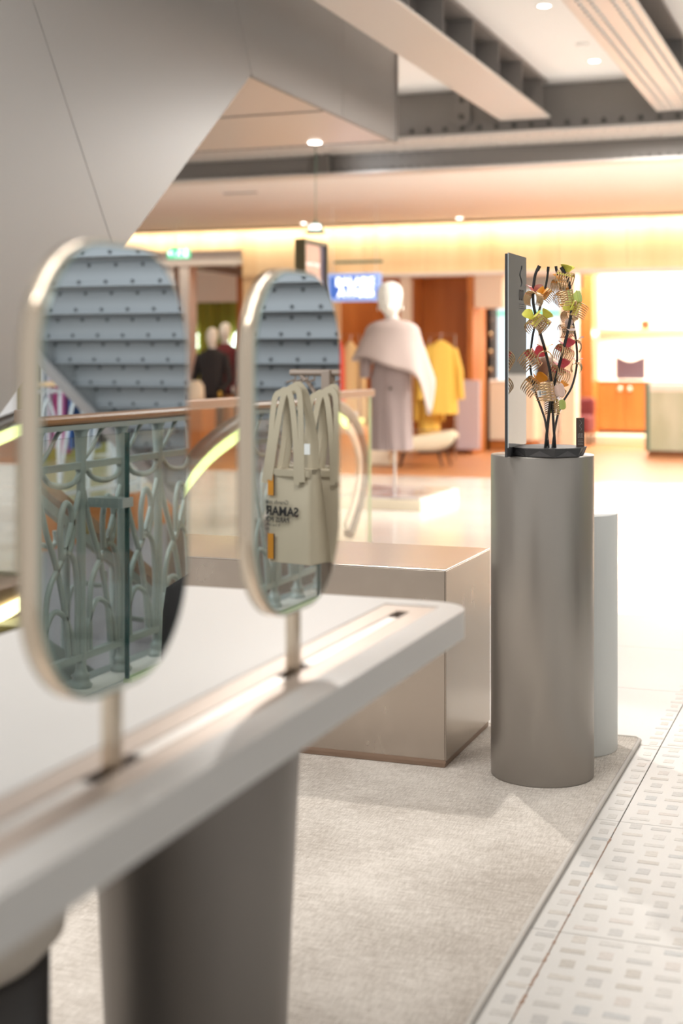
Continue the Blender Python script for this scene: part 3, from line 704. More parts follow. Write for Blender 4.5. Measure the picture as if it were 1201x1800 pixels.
# dome lamp
dl = at(555,410,11.6)
dm = empty('dome_lamp', dl, 'green bell-shaped dome lamp hanging above the screen totem', 'lamp')
MB().lathe([(.088,0),(.086,.01),(.066,.014),(.062,.05),(.045,.078),(.02,.092),(.006,.10),(.005,.125)], dl, 28).build('shade', M['bell'], dm)
MB().lathe([(.04,.02),(.052,.022),(.055,.05),(.04,.07)], dl-Vector((-.004,.02,0)), 20).build('lens', M['bellglass'], dm)
MB().tube([dl+Vector((0,0,.12)), (dl.x,dl.y,3.573)], .003, 6).build('cord', M['bell'], dm)
# exit sign
x0_ = atY(294,455,16.4); x1_ = atY(333,434,16.4)
ex = empty('exit_sign', (x0_.x,16.4,x0_.z), 'small green illuminated exit sign near the left mirror', 'sign')
MB().box((x0_.x,16.4,x0_.z), (x1_.x,16.44,x1_.z), .003).build('panel', M['exitg'], ex)
cw = x1_.x-x0_.x; chh = x1_.z-x0_.z
m_ = MB(); X_ = lambda a, b: (x0_.x+a*cw, 16.39, x0_.z+b*chh)
m_.sph(X_(.62,.78), .012, 8); m_.tube([X_(.60,.68), X_(.55,.42), X_(.66,.28), X_(.60,.1)], .007, 5); m_.tube([X_(.55,.42), X_(.42,.3), X_(.40,.12)], .006, 5); m_.tube([X_(.46,.5), X_(.56,.66), X_(.72,.55)], .005, 5)
m_.bar(X_(.10,.5), X_(.32,.5), .004, .012); m_.bar(X_(.10,.5), X_(.2,.75), .004, .01); m_.bar(X_(.10,.5), X_(.2,.25), .004, .01); m_.box((x0_.x+.8*cw,16.388,x0_.z+.12*chh), (x0_.x+.92*cw,16.394,x0_.z+.85*chh))
m_.build('symbols', M['letter'], ex)
MB().bar((x0_.x+.1,16.42,x1_.z), (x0_.x+.1,16.42,2.95), .008, .008).build('hanger', M['warmceil'], ex)
# ================================================================== green shop (left background)
GY = 17.7
c0 = atY(315,700,GY); c1 = atY(332,700,GY); l0 = atY(432,700,GY)
struct(MB().box((c0.x,GY,0), (c1.x,GY+.25,2.499)), 'trim_1', M['soffit'])
struct(MB().box((c1.x-2.4,GY-.02,2.50), (l0.x-.01,GY+.25,2.685)).box((c0.x-.25,GY+.02,0),(c0.x-.1,GY+.25,2.5)), 'trim_2', M['soffit'])
struct(MB().box((-14,GY+.26,2.62), (l0.x,23,2.68)), 'ceiling', M['warmceil'])
struct(MB().box((l0.x,GY-.09,0), (l0.x+1.35,GY+.1,2.309)), 'trim_3', M['panel'])
struct(MB().box((-14,17.6,2.69), (-7.981,17.85,2.955)), 'wall_front_left', M['panel'])
MB().bar(atY(330,463,19), atY(432,480,19), .12, .12).build('track_rail', M['bronze'], None, 'dark lighting track crossing the green shop ceiling', 'track')
gw = MB(); n = 90; rr_ = []
for zz in (0, 2.15):
    rr_.append([Vector((-14+4.7*i/n, 21.4+.06*math.sin(i*2.1)+.03*math.sin(i*.7), zz)) for i in range(n+1)]+[Vector((-9.3-4.7*i/n, 21.6, zz)) for i in range(n+1)])
gw.skin(rr_, True, True).build('green_curtain', M['green'], None, 'olive green ribbed curtain wall behind the black-clad mannequins', 'curtain')
struct(MB().box((-14,21.3,2.15), (-9.2,21.7,2.62)), 'wall_green_shop', M['whitewall'])
e0 = atY(392,610,21.2)
MB().text('LO', .36, TYM(atY(413,596,21.2).x,21.30,atY(413,597,21.2).z), .04, bold=.012).build('shop_letters', M['letterg'], None, 'glowing white shop letters on the olive curtain', 'lettering')
MB().text('E', .3, TYM(atY(335,596,21.2).x,21.30,atY(335,600,21.2).z), .04, bold=.012).build('shop_letters', M['letterg'], None, 'glowing white letter half hidden at the shop column', 'lettering')
def figure(e, s=1, coat=M['black'], trousers=M['black'], arms=True, head=True):
    body = MB()
    # continuous body: pelvis - waist - chest - shoulders - neck - head
    body.loft([(.90*s,.15*s,.105*s,0,0),(.98*s,.155*s,.11*s,0,0),(1.10*s,.125*s,.095*s,0,0),(1.28*s,.155*s,.11*s,0,0),(1.40*s,.18*s,.105*s,0,0),(1.455*s,.13*s,.08*s,0,0),(1.485*s,.062*s,.058*s,0,0),(1.53*s,.052*s,.054*s,0,0),(1.565*s,.06*s,.07*s,0,-.012*s),(1.60*s,.070*s,.088*s,0,-.016*s),(1.66*s,.078*s,.098*s,0,-.008*s),(1.72*s,.077*s,.098*s,0,0),(1.77*s,.06*s,.075*s,0,.006*s),(1.795*s,.03*s,.04*s,0,.008*s),(1.80*s,.004,.004,0,.008*s)], 24)
    body.sph((0,-.108*s,1.645*s), .013*s, 8, (.8,1,1.6)); body.sph((-.078*s,.005*s,1.65*s), .02*s, 8, (.4,.8,1.3)); body.sph((.078*s,.005*s,1.65*s), .02*s, 8, (.4,.8,1.3))
    body.build('body', M['skin'], e)
    return e
def mannequin_dark(px, dd, coatm, lab, sc=.94, yb=False):
    p = at(px, 700, dd); e = empty('mannequin', (p.x,p.y,.0), lab, 'mannequin', local=True)
    figure(e, sc)
    MB().loft([(.80*sc,.19*sc,.13*sc,0,0,.006,7),(1.0*sc,.185*sc,.135*sc,0,0,.004,6),(1.2*sc,.19*sc,.14*sc,0,0),(1.36*sc,.215*sc,.135*sc,0,0),(1.43*sc,.20*sc,.115*sc,0,0),(1.47*sc,.10*sc,.08*sc,0,0),(1.50*sc,.07*sc,.068*sc,0,0)], 24).build('jacket', coatm, e)
    for s in (-1, 1):
        MB().tube(spline([(s*.19*sc,0,1.40*sc),(s*.25*sc,.01,1.2*sc),(s*.28*sc,-.02,1.02*sc),(s*.21*sc,-.12,.88*sc)], 5), [.062*sc]*6+[.055*sc]*5+[.045*sc]*5, 10).build('sleeve', coatm, e)
        MB().tube([(s*.085*sc,0,.92*sc),(s*.10*sc,0,.5*sc),(s*.105*sc,.01,.12)], [.092*sc,.075*sc,.06*sc], 12).build('trouser_leg', M['black'], e)
        MB().sph((s*.20*sc,-.14,.83*sc), .035*sc, 8, (.8,.7,1.5)).build('hand', M['yellow'] if yb else M['skin'], e)
    MB().lathe([(.22,0),(.22,.02),(.02,.03),(.02,.12),(.001,.12)], (0,0,0), 20).build('base_plate', M['steel'], e)
    return e
mannequin_dark(373, 18.7, M['black'], 'mannequin in black jacket with yellow gloves before the olive curtain', .90, True)
mannequin_dark(396, 19.6, M['burgundy'], 'mannequin in dark burgundy coat behind the black-jacketed one', .95)
pz = at(343,690,18.2)
MB().loft([(.62,.10,.08,pz.x,pz.y),(.70,.13,.09,pz.x,pz.y),(.86,.12,.08,pz.x,pz.y),(.93,.07,.05,pz.x,pz.y)], 16).build('cream_bag', M['cream'], None, 'small cream handbag on a block in the green shop', 'bag')
MB().box((pz.x-.25,pz.y-.2,0), (pz.x+.2,pz.y+.2,.62), .01).build('display_block', M['wood'], None, 'orange wooden display block under the cream handbag', 'block')
pr_ = atY(378,760,17.3)
MB().box((pr_.x-.45,17.2,0), (pr_.x+.25,17.4,.72), .01).build('low_counter', M['walnut'], None, 'dark brown wooden counter in front of the green shop', 'counter')
# ================================================================== caped mannequin
mp0 = at(690,884,11.9); mz = Vector((mp0.x,mp0.y,0))
SH = 1.0
mn = empty('mannequin', (mz.x,mz.y,.10), 'white egg-headed mannequin in pale cape over long grey-mauve coat', 'mannequin', local=True, rz=TH*.6)
HB = 1.765-.10
bd = MB()
bd.loft([(.95,.14,.10,0,0),(1.10,.12,.09,0,0),(1.26,.15,.105,0,0),(1.35,.17,.10,0,0),(1.40,.12,.08,0,0),(1.43,.06,.058,0,0),(1.475,.052,.056,-.01,0),(1.50,.062,.078,-.015,-.02),(1.535,.082,.10,-.02,-.024),(1.60,.100,.118,-.022,-.012),(1.68,.108,.128,-.022,.0),(1.74,.098,.115,-.02,.006),(1.785,.068,.08,-.02,.01),(1.805,.035,.04,-.02,.012),(1.81,.003,.003,-.02,.012)], 28)
for v in bd.bm.verts:
    if v.co.z > 1.43: v.co.z = 1.43+(v.co.z-1.43)*.86
bd.sph((-.02,-.135,1.54), .014, 8, (.8,1,1.8)); bd.sph((-.122,.005,1.53), .02, 8, (.4,.8,1.3)); bd.sph((.082,.005,1.53), .02, 8, (.4,.8,1.3))
bd.build('body', M['skin'], mn)
cp = MB(); N = 56
def zh(a):  # a: angle from +x, hem height of the cape
    def dif(b): return abs((a-b+PI) % (2*PI)-PI)
    return 1.03 + .06*math.cos(a-PI) - .34*math.exp(-(dif(math.radians(-22))/.34)**2) + .0*a + .05*math.exp(-(dif(math.radians(-125))/.5)**2)
def ringc(t):
    out = []
    for i in range(N):
        a = 2*PI*i/N; z0_, z1_ = 1.43, zh(a)
        if t < .3: q = t/.3; rx = .075+.155*math.sin(q*PI/2); ry = .07+.08*math.sin(q*PI/2); z_ = z0_-.10*q**1.8
        else: q = (t-.3)/.7; rx = .23+.125*q; ry = .15+.10*q; z_ = (z0_-.10)+(z1_-z0_+.10)*q
        wv = .014*max(0,(t-.4))*math.sin(7*a+1)
        out.append(Vector(((rx+wv)*math.cos(a), (ry+wv)*math.sin(a), z_)))
    return out
rs = [ringc(k/12) for k in range(13)]
inner = [[Vector((v.x*.94, v.y*.92, v.z+.0)) for v in r] for r in reversed(rs)]
cp.skin(rs+inner, False, True).build('cape', M['cape'], mn)
MB().lathe([(.078,1.405),(.072,1.425),(.066,1.445),(.058,1.445),(.06,1.405)], (-.005,0,0), 24, cap=False).build('collar', M['cape'], mn)
ctm = MB(); ctm.loft([(.345,.175,.13,-.01,0,.010,9),(.5,.17,.13,-.01,0,.010,9,.3),(.75,.16,.13,-.01,0,.007,8,.2),(.95,.165,.125,-.02,0,.004,7),(1.1,.15,.12,0,0),(1.3,.17,.12,0,0),(1.37,.12,.09,0,0)], 48).build('long_coat', M['coat'], mn)
MB().prism([(-.05,.40),(-.03,1.05),(-.022,1.05),(-.042,.40)], 'y', -.140, -.128).build('coat_placket', M['coat'], mn)
MB().lathe([(.012,0),(.012,.006)], (0,0,0), 12).xf(Matrix.Translation((.0,-.140,.86)) @ Matrix.Rotation(PI/2, 4, 'X')).build('button', M['dark'], mn)
MB().tube([(.02,0,-.0), (.02,0,.42)], .011, 10).build('support_rod', M['steel'], mn)
MB().tube([(-.17,.0,1.32),(-.22,-.02,1.10),(-.225,-.04,.95)], [.055,.05,.042], 10).build('sleeve', M['coat'], mn)
bp_ = empty('mannequin_platform', (mz.x,mz.y,0), 'low square white platform under the caped mannequin', 'platform')
MB().box((mz.x-.35,mz.y-.55,.0005), (mz.x+.42,mz.y+.55,.085), .004).build('body', M['cream'], bp_)
MB().box((mz.x-.33,mz.y-.53,.0855), (mz.x+.40,mz.y+.53,.0995), .003).build('marble_top', mat('marble_top', (.66,.62,.60), .12, noise=((5,9,3), (.35,.30,.30), 6, .45, .6, None)), bp_)
# ================================================================== bench (lounge)
bq = at(752,818,16.0); bn = empty('lounge_bench', (bq.x,bq.y,0), 'cream upholstered lounge bench with splayed dark legs', 'bench', local=True, rz=TH*.7)
sb = MB(); prof = [(-.36,.22,.20),(-.30,.27,.215),(-.1,.27,.22),(.1,.28,.25),(.25,.335,.33),(.32,.38,.36)]
rings = []
for t in range(13):
    x = -.36+.70*t/12; q = t/12
    zb = .17+.10*max(0,(q-.55)/.45)**1.6; ztp = .30+.11*q; hw_ = .22
    if t in (0, 12): zb = (zb+ztp)/2-.02; ztp = zb+.04
    rings.append([Vector((x, hw_*a, zb+(ztp-zb)*b)) for a, b in ((-.9,0),(-1,.25),(-1,.75),(-.85,1),(.85,1),(1,.75),(1,.25),(.9,0))])
sb.skin(rings, True, True).build('cushion', M['beigeuph'], bn)
MB().tube(spline([(-.1,-.215,.165),(.15,-.218,.175),(.28,-.218,.25),(.33,-.21,.35)], 5), .012, 8).build('edge_rail', M['darkwood'], bn)
for x_, y_, dx in ((-.26,-.15,-.05),(-.26,.15,-.05),(.12,-.15,.05),(.20,.15,.06)):
    MB().tube([(x_,y_,.19),(x_+dx,y_*1.1,.0)], [.017,.010], 8).build('leg', M['darkwood'], bn)
MB().box((bq.x-.72,bq.y-.1,.0), (bq.x-.42,bq.y+.2,.21), .02).build('cream_cube', M['cream'], None, 'cream cube seat left of the lounge bench', 'seat')
# ================================================================== wood partition + clothes rail
w0 = atY(715,700,17.4); w1 = atY(846,700,17.4)
pw = struct(MB().box((w0.x-.25,18.2,0), (w1.x-.15,18.4,2.9)).box((w1.x-.22,17.55,0), (w1.x-.15,18.4,2.3)).box((w0.x-.1,17.71,0),(w0.x-.02,18.19,2.3)), 'wall_partition', M['wood'])
w2 = atY(585,700,19.0)
struct(MB().box((w2.x-1.5,19.0,0), (w0.x-.1,19.2,2.9)), 'wall_brown', M['wood'])
struct(MB().box((w0.x-.14,17.56,0), (w0.x-.01,17.70,2.3)), 'trim_4', M['plaster'])
struct(MB().box((w1.x-.14,17.6,1.86), (w1.x+.22,17.9,2.31)), 'trim_5', M['plaster'])
def hanging(name, mtl, p, w, h, dp, lab, cat, sleeve=True, n=24, rz=0, grp=None, shoulder=.55):
    e = empty(name, (p[0],p[1],p[2]-h), lab, cat, grp, local=True, rz=rz)
    MB().loft([(0,w*.52,dp*.62,0,0,min(.012,dp*.07),6),(h*.35,w*.50,dp*.55,0,0,min(.010,dp*.06),6),(h*.7,w*.46,dp*.5,0,0,min(.005,dp*.05),6),(h*.86,w*.46,dp*.45,0,0),(h*.93,w*.34,dp*.38,0,0),(h*.98,w*.15,dp*.25,0,0),(h,w*.10,dp*.2,0,0)], n).build('cloth_body', mtl, e)
    if sleeve:
        for s in (-1, 1):
            MB().tube([(s*w*.40,0,h*.88),(s*w*.58,-.02,h*.6),(s*w*.64,-.03,h*.2)], [dp*.28,dp*.26,dp*.22], 10).build('sleeve', mtl, e)
    MB().tube(spline([(0,0,h*.97),(0,0,h+.04),(.015,0,h+.065),(.0,0,h+.08)], 4), .004, 5).build('hanger_hook', M['steel'], e)
    return e
j1 = at(775,600,17.0)
hanging('hanging_jacket', M['yellow'], (j1.x,j1.y,1.43), .38, .88, .18, 'bright yellow jacket hanging right of the mannequin, in front', 'jacket', rz=TH)
hanging('hanging_coat', M['yellow'], (j1.x-.19,j1.y+.15,1.38), .24, 1.15, .16, 'long yellow coat hanging behind the yellow jacket', 'coat', rz=TH)
hanging('hanging_coat', M['ochre'], (at(616,600,17.2).x,at(616,600,17.2).y,1.42), .26, 1.15, .16, 'ochre coat hanging left of the mannequin', 'coat', rz=TH)
hanging('hanging_garment', M['red'], (at(597,600,17.1).x,at(597,600,17.1).y,1.43), .12, .95, .10, 'narrow red garment at the edge of the far mirror', 'garment', sleeve=False, rz=TH)
rl = empty('clothes_rail', (j1.x,j1.y,0), 'thin metal clothes rail holding the yellow jacket', 'rail')
a_, b_ = at(722,578,17.05), at(800,578,17.05); a_.z = b_.z = 1.5
MB().tube([(a_.x,a_.y,0),(a_.x,a_.y,1.5),(b_.x,b_.y,1.5),(b_.x,b_.y,0)], .010, 8).build('frame', M['bronze'], rl)
MB().tube([(a_.x,a_.y,.35),(b_.x,b_.y,.35)], .008, 6).build('lower_bar', M['bronze'], rl)
rl2 = empty('clothes_rail', (at(605,600,17.1).x,at(605,600,17.1).y,0), 'thin metal clothes rail holding the ochre coat', 'rail')
a_, b_ = at(585,575,17.1), at(632,575,17.1); a_.z = b_.z = 1.5
MB().tube([(a_.x,a_.y,0),(a_.x,a_.y,1.5),(b_.x,b_.y,1.5),(b_.x,b_.y,0)], .010, 8).build('frame', M['bronze'], rl2)
# folded green/blue clothes behind the glass
fd = at(625,735,14.6)
fs = empty('folded_stack', (fd.x,fd.y,0), 'stack of folded green and blue garments on a wooden table', 'clothes')
MB().box((fd.x-.35,fd.y-.2,.02), (fd.x+.1,fd.y+.2,.52), .01).build('wood_block', M['wood'], fs)
MB().box((fd.x-.30,fd.y-.15,.52), (fd.x+.06,fd.y+.15,.60), .02).build('green_garment', clipc['lime'], fs)
MB().box((fd.x-.30,fd.y-.14,.60), (fd.x-.02,fd.y+.14,.66), .02).build('blue_garment', M['paleblue'], fs)
# ================================================================== right-hand shop
k0 = atY(807,668,17.55); k1 = atY(846,790,17.55)
MB().box((k0.x,17.45,0.06), (k1.x,17.54,k0.z), .004).build('side_panel_screen', M['lavender'], None, 'glossy lavender low screen panel before the wooden partition', 'panel')
q0 = atY(846,672,18.6); q1 = atY(895,776,18.6)
cn = empty('cream_counter', (q0.x,18.8,0), 'cream lacquered counter left of the tall display mirror', 'counter')
MB().box((q0.x,18.6,.12), (q1.x+.35,19.1,q0.z), .01).build('body', M['cream'], cn)
MB().box((q0.x-.02,18.58,q0.z), (q1.x+.37,19.12,q0.z+.03), .005).build('top', M['whitewall'], cn)
MB().box((q0.x+.03,18.65,0), (q1.x+.3,19.05,.12)).build('kick', M['wood'], cn)
# bright cool window wall behind
v0 = atY(862,520,23.5); v1 = atY(985,760,23.5)
wn = struct(MB().box((v0.x,23.5,.35), (v1.x,23.6,2.35)), 'window_1', M['bluewall'])
for k in range(3): MB().box((v0.x+.42*k,23.46,.35), (v0.x+.42*k+.04,23.5,2.35)).build('mullion', M['whitewall'], wn)
MB().box((v0.x,23.46,1.95), (v1.x,23.5,2.0)).build('transom', M['exitg'], wn)
struct(MB().box((v0.x-1.2,23.3,0), (v1.x+.2,23.45,.35)), 'baseboard_back', M['whitewall'])
# dark shelf with gold things
sh = atY(852,600,19.6)
shf = empty('dark_shelf', (sh.x,19.6,0), 'tall dark shelf unit with small gold ornaments beside the wooden partition', 'shelf')
MB().box((sh.x-.12,19.6,0), (sh.x+.10,19.95,2.0), .005).build('carcass', M['black'], shf)
for k in range(4): MB().box((sh.x-.13,19.5,1.0+.25*k), (sh.x+.12,19.6,1.02+.25*k)).build('shelf_board', M['bronze'], shf)
m_ = MB(); [m_.sph((sh.x-.08+.06*(k%4),19.54,1.06+.25*(k//4)), .028, 8) for k in range(12)]; m_.build('ornaments', M['gold'], shf, kind='stuff')
# pinkish pillar
c4 = atY(985,600,19); c5 = atY(1011,600,19)
struct(MB().box((c4.x,19,0), (c5.x,19.3,2.9)), 'trim_6', M['plaster'])
# person-sized dark mannequin seen through rods
pm = at(962,640,20.5)
e = empty('mannequin', (pm.x,pm.y,0), 'small dark-dressed mannequin seen between the display rods', 'mannequin', local=True); figure(e, .86)
MB().loft([(.62,.17,.12,0,0),(.9,.17,.12,0,0),(1.15,.17,.12,0,0),(1.24,.12,.1,0,0),(1.27,.06,.06,0,0)], 20).build('dress', M['darkwood'], e)
for s in (-1, 1): MB().tube([(s*.07,0,.7),(s*.08,0,.02)], [.06,.045], 10).build('leg', M['skin'], e)
# red sofa/armchair piece
rd = atY(1018,740,19.6)
rc = empty('red_armchair', (rd.x,19.8,0), 'dark red armchair partly hidden by the display rods', 'armchair')
MB().box((rd.x-.18,19.6,.18), (rd.x+.14,20.1,.42), .04).build('seat', M['burgundy'], rc); MB().box((rd.x-.18,19.98,.40), (rd.x+.14,20.12,.66), .04).build('backrest', M['burgundy'], rc); 
for dx in (-.14,.1):
    for dy in (.05,.42): MB().box((rd.x+dx,19.62+dy,0), (rd.x+dx+.03,19.65+dy,.18)).build('leg', M['darkwood'], rc)
# bookcase-like wooden frame
f0 = atY(1030,600,20.6)
struct(MB().box((f0.x,20.4,0), (f0.x+.13,20.9,2.7)), 'trim_7', M['wood'])
struct(MB().box((f0.x-.30,20.6,0), (f0.x,21.0,2.25)), 'trim_8', M['wood'])
al = struct(MB().box((f0.x,21.6,0), (5,21.8,2.9)), 'wall_alcove', M['whitewall'])
cab = empty('wood_cabinet', (f0.x+.7,20.9,0), 'orange oak cabinet with two round knobs under the lit niche', 'cabinet')
ca0 = atY(1034,670,20.9); ca1 = atY(1140,770,20.9); cz1 = ca0.z
MB().box((ca0.x,20.92,.16), (ca0.x+2.6,21.58,cz1), .004).build('body', M['wood'], cab)
xm_ = atY(1099,700,20.9).x
for a, b, kx in ((ca0.x+.01,xm_-.004,xm_-.07), (xm_+.004,xm_+.62,xm_+.07)):
    dr = MB().box((a,20.9,.18), (b,20.92,cz1-.03), .003).build('door', M['wood'], cab)
    MB().lathe([(.012,0),(.012,.02),(.032,.024),(.032,.04),(.001,.042)], (0,0,0), 16).xf(Matrix.Translation((kx,20.9,cz1-.11)) @ Matrix.Rotation(PI/2, 4, 'X')).build('knob', M['steel'], dr)
MB().box((ca0.x-.02,20.88,cz1), (ca0.x+2.6,21.59,cz1+.025), .003).build('top', M['whitewall'], cab)
MB().box((ca0.x-.3,20.2,.0), (ca0.x+2.6,20.9,.12), .004).build('plinth_step', M['cream'], None, 'low cream step in front of the orange oak cabinet', 'step')
nsh = atY(1040,579,21.1)
ni = empty('wall_shelf', (nsh.x+1.2,21.3,nsh.z), 'long wooden wall shelf over the lit niche', 'shelf')
MB().box((nsh.x,21.1,nsh.z-.03), (nsh.x+2.6,21.599,nsh.z), .003).build('board', M['panel'], ni)
area('niche_light', (nsh.x+1.2,21.25,nsh.z-.05), (2.3,.08), 45, (1,.93,.8), (math.radians(-12),0,0))
area('alcove_light', (nsh.x+1.2,21.2,2.8), (2.3,.1), 50, (1,.9,.75), (math.radians(-15),0,0))
rb0 = atY(1127,577,21.2)
MB().box((rb0.x,21.2,nsh.z+.0005), (rb0.x+.115,21.32,nsh.z+.13), .004).build('red_box', M['redbox'], None, 'small dark red box standing on the long wall shelf', 'box')
# clutch bag on cabinet
h0 = atY(1083,664,21.1); h1 = atY(1135,626,21.1)
bw_ = h1.x-h0.x; bh = h1.z-(cz1+.026)
pts = [(h0.x+.02,0),(h1.x-.02,0),(h1.x,.03)]+[(h1.x, bh)]+[(h1.x-bw_*t, bh-.075*math.sin(PI*t)**1.3) for t in [k/10 for k in range(1,10)]]+[(h0.x,bh),(h0.x,.03)]
bgz = cz1+.026
MB().prism([(a, b+bgz) for a, b in pts], 'y', 21.06, 21.14).build('envelope_bag', M['purple'], None, 'dark purple leather bag with scooped top on the oak cabinet', 'bag')
# green counter
g0_ = atY(1135,800,18.0); gt = atY(1135,688,18.0)
gc = empty('green_counter', (g0_.x+.6,18.3,0), 'pale green stained wooden counter with white top at the right edge', 'counter')
MB().box((g0_.x,18.0,.06), (g0_.x+1.8,18.7,gt.z), .006).build('body', M['greencounter'], gc)
MB().box((g0_.x-.004,17.99,.05), (g0_.x+.05,18.71,gt.z+.10), .004).build('end_panel', M['bell'], gc)
MB().box((g0_.x+.05,18.0,gt.z), (g0_.x+1.8,18.7,gt.z+.09), .006).build('top_case', M['whitewall'], gc)
MB().box((g0_.x+.03,18.06,0), (g0_.x+1.8,18.65,.06)).build('kick', M['walnut'], gc)
# ================================================================== REFLECTED SIDE (right of the walkway)
RX = mir((-2.71,0,0)).x   # railing x
rai = empty('iron_railing', (RX,4.9,0), 'grey wrought iron railing with scrolls and oak handrail reflected in the mirrors', 'railing')
MB().loft([(0,0,0,0,0)]*2, 3).bm.free()
MB().box((RX-.03,3.1,.965), (RX+.03,9.6,1.0), .012).build('handrail', M['oakrail'], rai)
MB().box((RX-.025,3.1,.945), (RX+.025,9.6,.964)).box((RX-.012,3.1,.80), (RX+.012,9.6,.825)).box((RX-.014,3.1,.10), (RX+.014,9.6,.125)).build('rails', M['iron'], rai)
PS = .30; ys = [4.55+PS*k for k in range(-4, 16)]
for k, yy in enumerate(ys):
    r_ = .019
    MB().lathe([(.04,0.0005),(.042,.012),(.034,.02),(.030,.035),(.036,.045),(.024,.055),(r_,.075),(r_*.86,.78),(.023,.80),(r_,.83),(.024,.93),(.03,.945)], (RX,yy,0), 12).build('post', M['iron'], rai)
def scroll(mb, pts, r=.011): mb.tube(spline([(RX,a,b) for a, b in pts], 5), r, 6)
for k, yy in enumerate(ys[:-1]):
    a, b = yy, yy+PS; m_ = MB()
    f = lambda t: a+PS*t
    scroll(m_, [(f(.0),.79),(f(.12),.795),(f(.3),.76),(f(.6),.745),(f(.85),.755),(f(.98),.79)], .011)
    scroll(m_, [(f(.05),.72),(f(.2),.60),(f(.45),.45),(f(.62),.30),(f(.70),.15),(f(.70),.125)])
    scroll(m_, [(f(.98),.72),(f(.78),.60),(f(.55),.48),(f(.30),.40),(f(.20),.30),(f(.22),.125)])
    scroll(m_, [(f(.12),.125),(f(.16),.22),(f(.35),.30),(f(.6),.28),(f(.78),.2),(f(.82),.125)])
    scroll(m_, [(f(.55),.48),(f(.52),.60),(f(.62),.68),(f(.76),.66),(f(.80),.56),(f(.70),.50),(f(.62),.53)])
    scroll(m_, [(f(.88),.125),(f(.92),.3),(f(.86),.45),(f(.74),.5)])
    m_.build('scrollwork', M['iron'], rai)
    # upper flowing curves between the two top rails
    m_ = MB(); scroll(m_, [(f(.05),.83),(f(.25),.87),(f(.45),.93),(f(.55),.945)], .008); m_.build('top_scroll', M['iron'], rai)
MB().box((RX-.14,3.1,.02), (RX-.125,4.652,.93)).box((RX-.14,4.66,.02), (RX-.125,6.6,.93)).build('glass_screen', M['glass'], rai)
MB().box((RX-.1405,4.652,.02), (RX-.1245,4.66,.93)).box((RX-.1405,6.6,.02), (RX-.1245,6.608,.93)).build('glass_screen_edge', M['teal'], rai)
MB().box((RX-.145,4.60,.655), (RX,4.68,.69)).build('glass_clamp', M['iron'], rai)
MB().box((RX-.15,4.66,.0005), (RX-.115,6.6,.02)).build('glass_base', M['gedge'], rai)
# gilt leaves
for (yy, zz) in ((5.0,.50),(5.3,.46),(4.3,.99),(5.9,.5),(6.5,.5)):
    m_ = MB()
    for q in range(5):
        an = math.radians(30+30*q); m_.sph((RX+.25+.0,yy+.035*math.cos(an),zz+.035*math.sin(an)), .03, 6, (.35,.35+abs(math.cos(an)),.35+abs(math.sin(an))))
    m_.build('gilt_leaf', M['leaf'], rai)
# grey steel staircase beyond the void: descends with +Y, seen from behind/below
SX0, SX1 = 1.55, 4.08
stc = empty('steel_staircase', (2.8,10.5,0), 'grey bolted steel staircase seen from beneath in the mirrors', 'staircase')
ny0 = 8.55   # y where z of tread = 1.2 plane ~ (virtual d 10.4)
RUN, RISE = .30, .17
ybase = 10.4*ct - .18*10.4*st
for k in range(-7, 10):
    z_ = 1.2+RISE*k; y_ = ybase-RUN*k*.98
    sp_ = MB().box((SX0,y_-.012,z_-.035), (SX1,y_,z_+RISE-.035)).box((SX0,y_-.012,z_-.035), (SX1,y_+RUN-.0125,z_-.022)).build('step', M['iron2'], stc)
    m_ = MB()
    m_.box((SX0,y_-.05,z_-.030), (SX1,y_-.0125,z_-.02)).box((SX0,y_-.02,z_+.095), (SX1,y_-.0125,z_+.122))
    m_.build('step_angle', M['iron2'], sp_)
    m_ = MB(); rivets(m_, [(SX0+.12+.2*q, y_-.022, z_+.108) for q in range(13)]+[(SX0+.2+.2*q, y_-.018, z_+.0) for q in range(12)], .014, 'y', 6); m_.build('bolts', M['rivet2'], sp_)
ya, yb_ = ybase-RUN*10*.98, ybase+RUN*7
za, zb_ = 1.2+RISE*10, 1.2-RISE*7
def stringer(x0_s, x1_s):
    return MB().prism([(ya,za-.12),(yb_,zb_-.12),(yb_,max(zb_+.10,.0)),(ya,za+.16)], 'x', x0_s, x1_s)
stringer(SX1+.001, SX1+.03).build('stringer', M['iron2'], stc)
stringer(SX0-.03, SX0-.001).build('stringer', M['iron2'], stc)
MB().bar((SX1+.0,ya,za-.14), (SX1+.0,yb_,zb_-.14), .10, .03).build('stringer_flange', mat('stringer_pale', (.52,.52,.54), .4, .1), stc)
# slab under the stair foot, far balcony
struct(MB().box((1.2,11.9,-.25), (9,15.5,0)), 'floor', M['polished'])
struct(MB().box((4.6,3,-.25), (11,11.9,0)), 'floor', M['polished'])
fb = struct(MB().box((4.52,3,-.30), (4.6,11.9,.02)), 'trim_9', M['wood'])
struct(MB().box((4.56,3,-3.5), (4.66,11.9,-.3)), 'wall_far_lower', mat('lavender_grey', (.40,.40,.45), .6))
struct(MB().box((1.2,11.8,-3.5), (4.56,11.9,-.25)), 'wall_under_landing', M['floorlow'])
struct(MB().box((1.2,-2,-3.6), (11,16,-3.5)), 'floor', M['floorlow'])
struct(MB().box((1.2,-1.5,-.45), (1.26,11.9,0)), 'trim_10', M['iron'])
struct(MB().box((11,3,0), (11.2,16,3.3)), 'wall_far_right', M['paleblue'])
struct(MB().box((1.25,14.0,1.05), (5.2,14.15,3.3)), 'wall_mirror_backdrop', M['rivet'])  # grey backdrop added for the tall display mirror to reflect
struct(MB().box((1.25,13.9,0), (5.2,14.15,1.05)), 'trim_11', M['soffit'])  # pinkish lower band added for the same mirror reflection
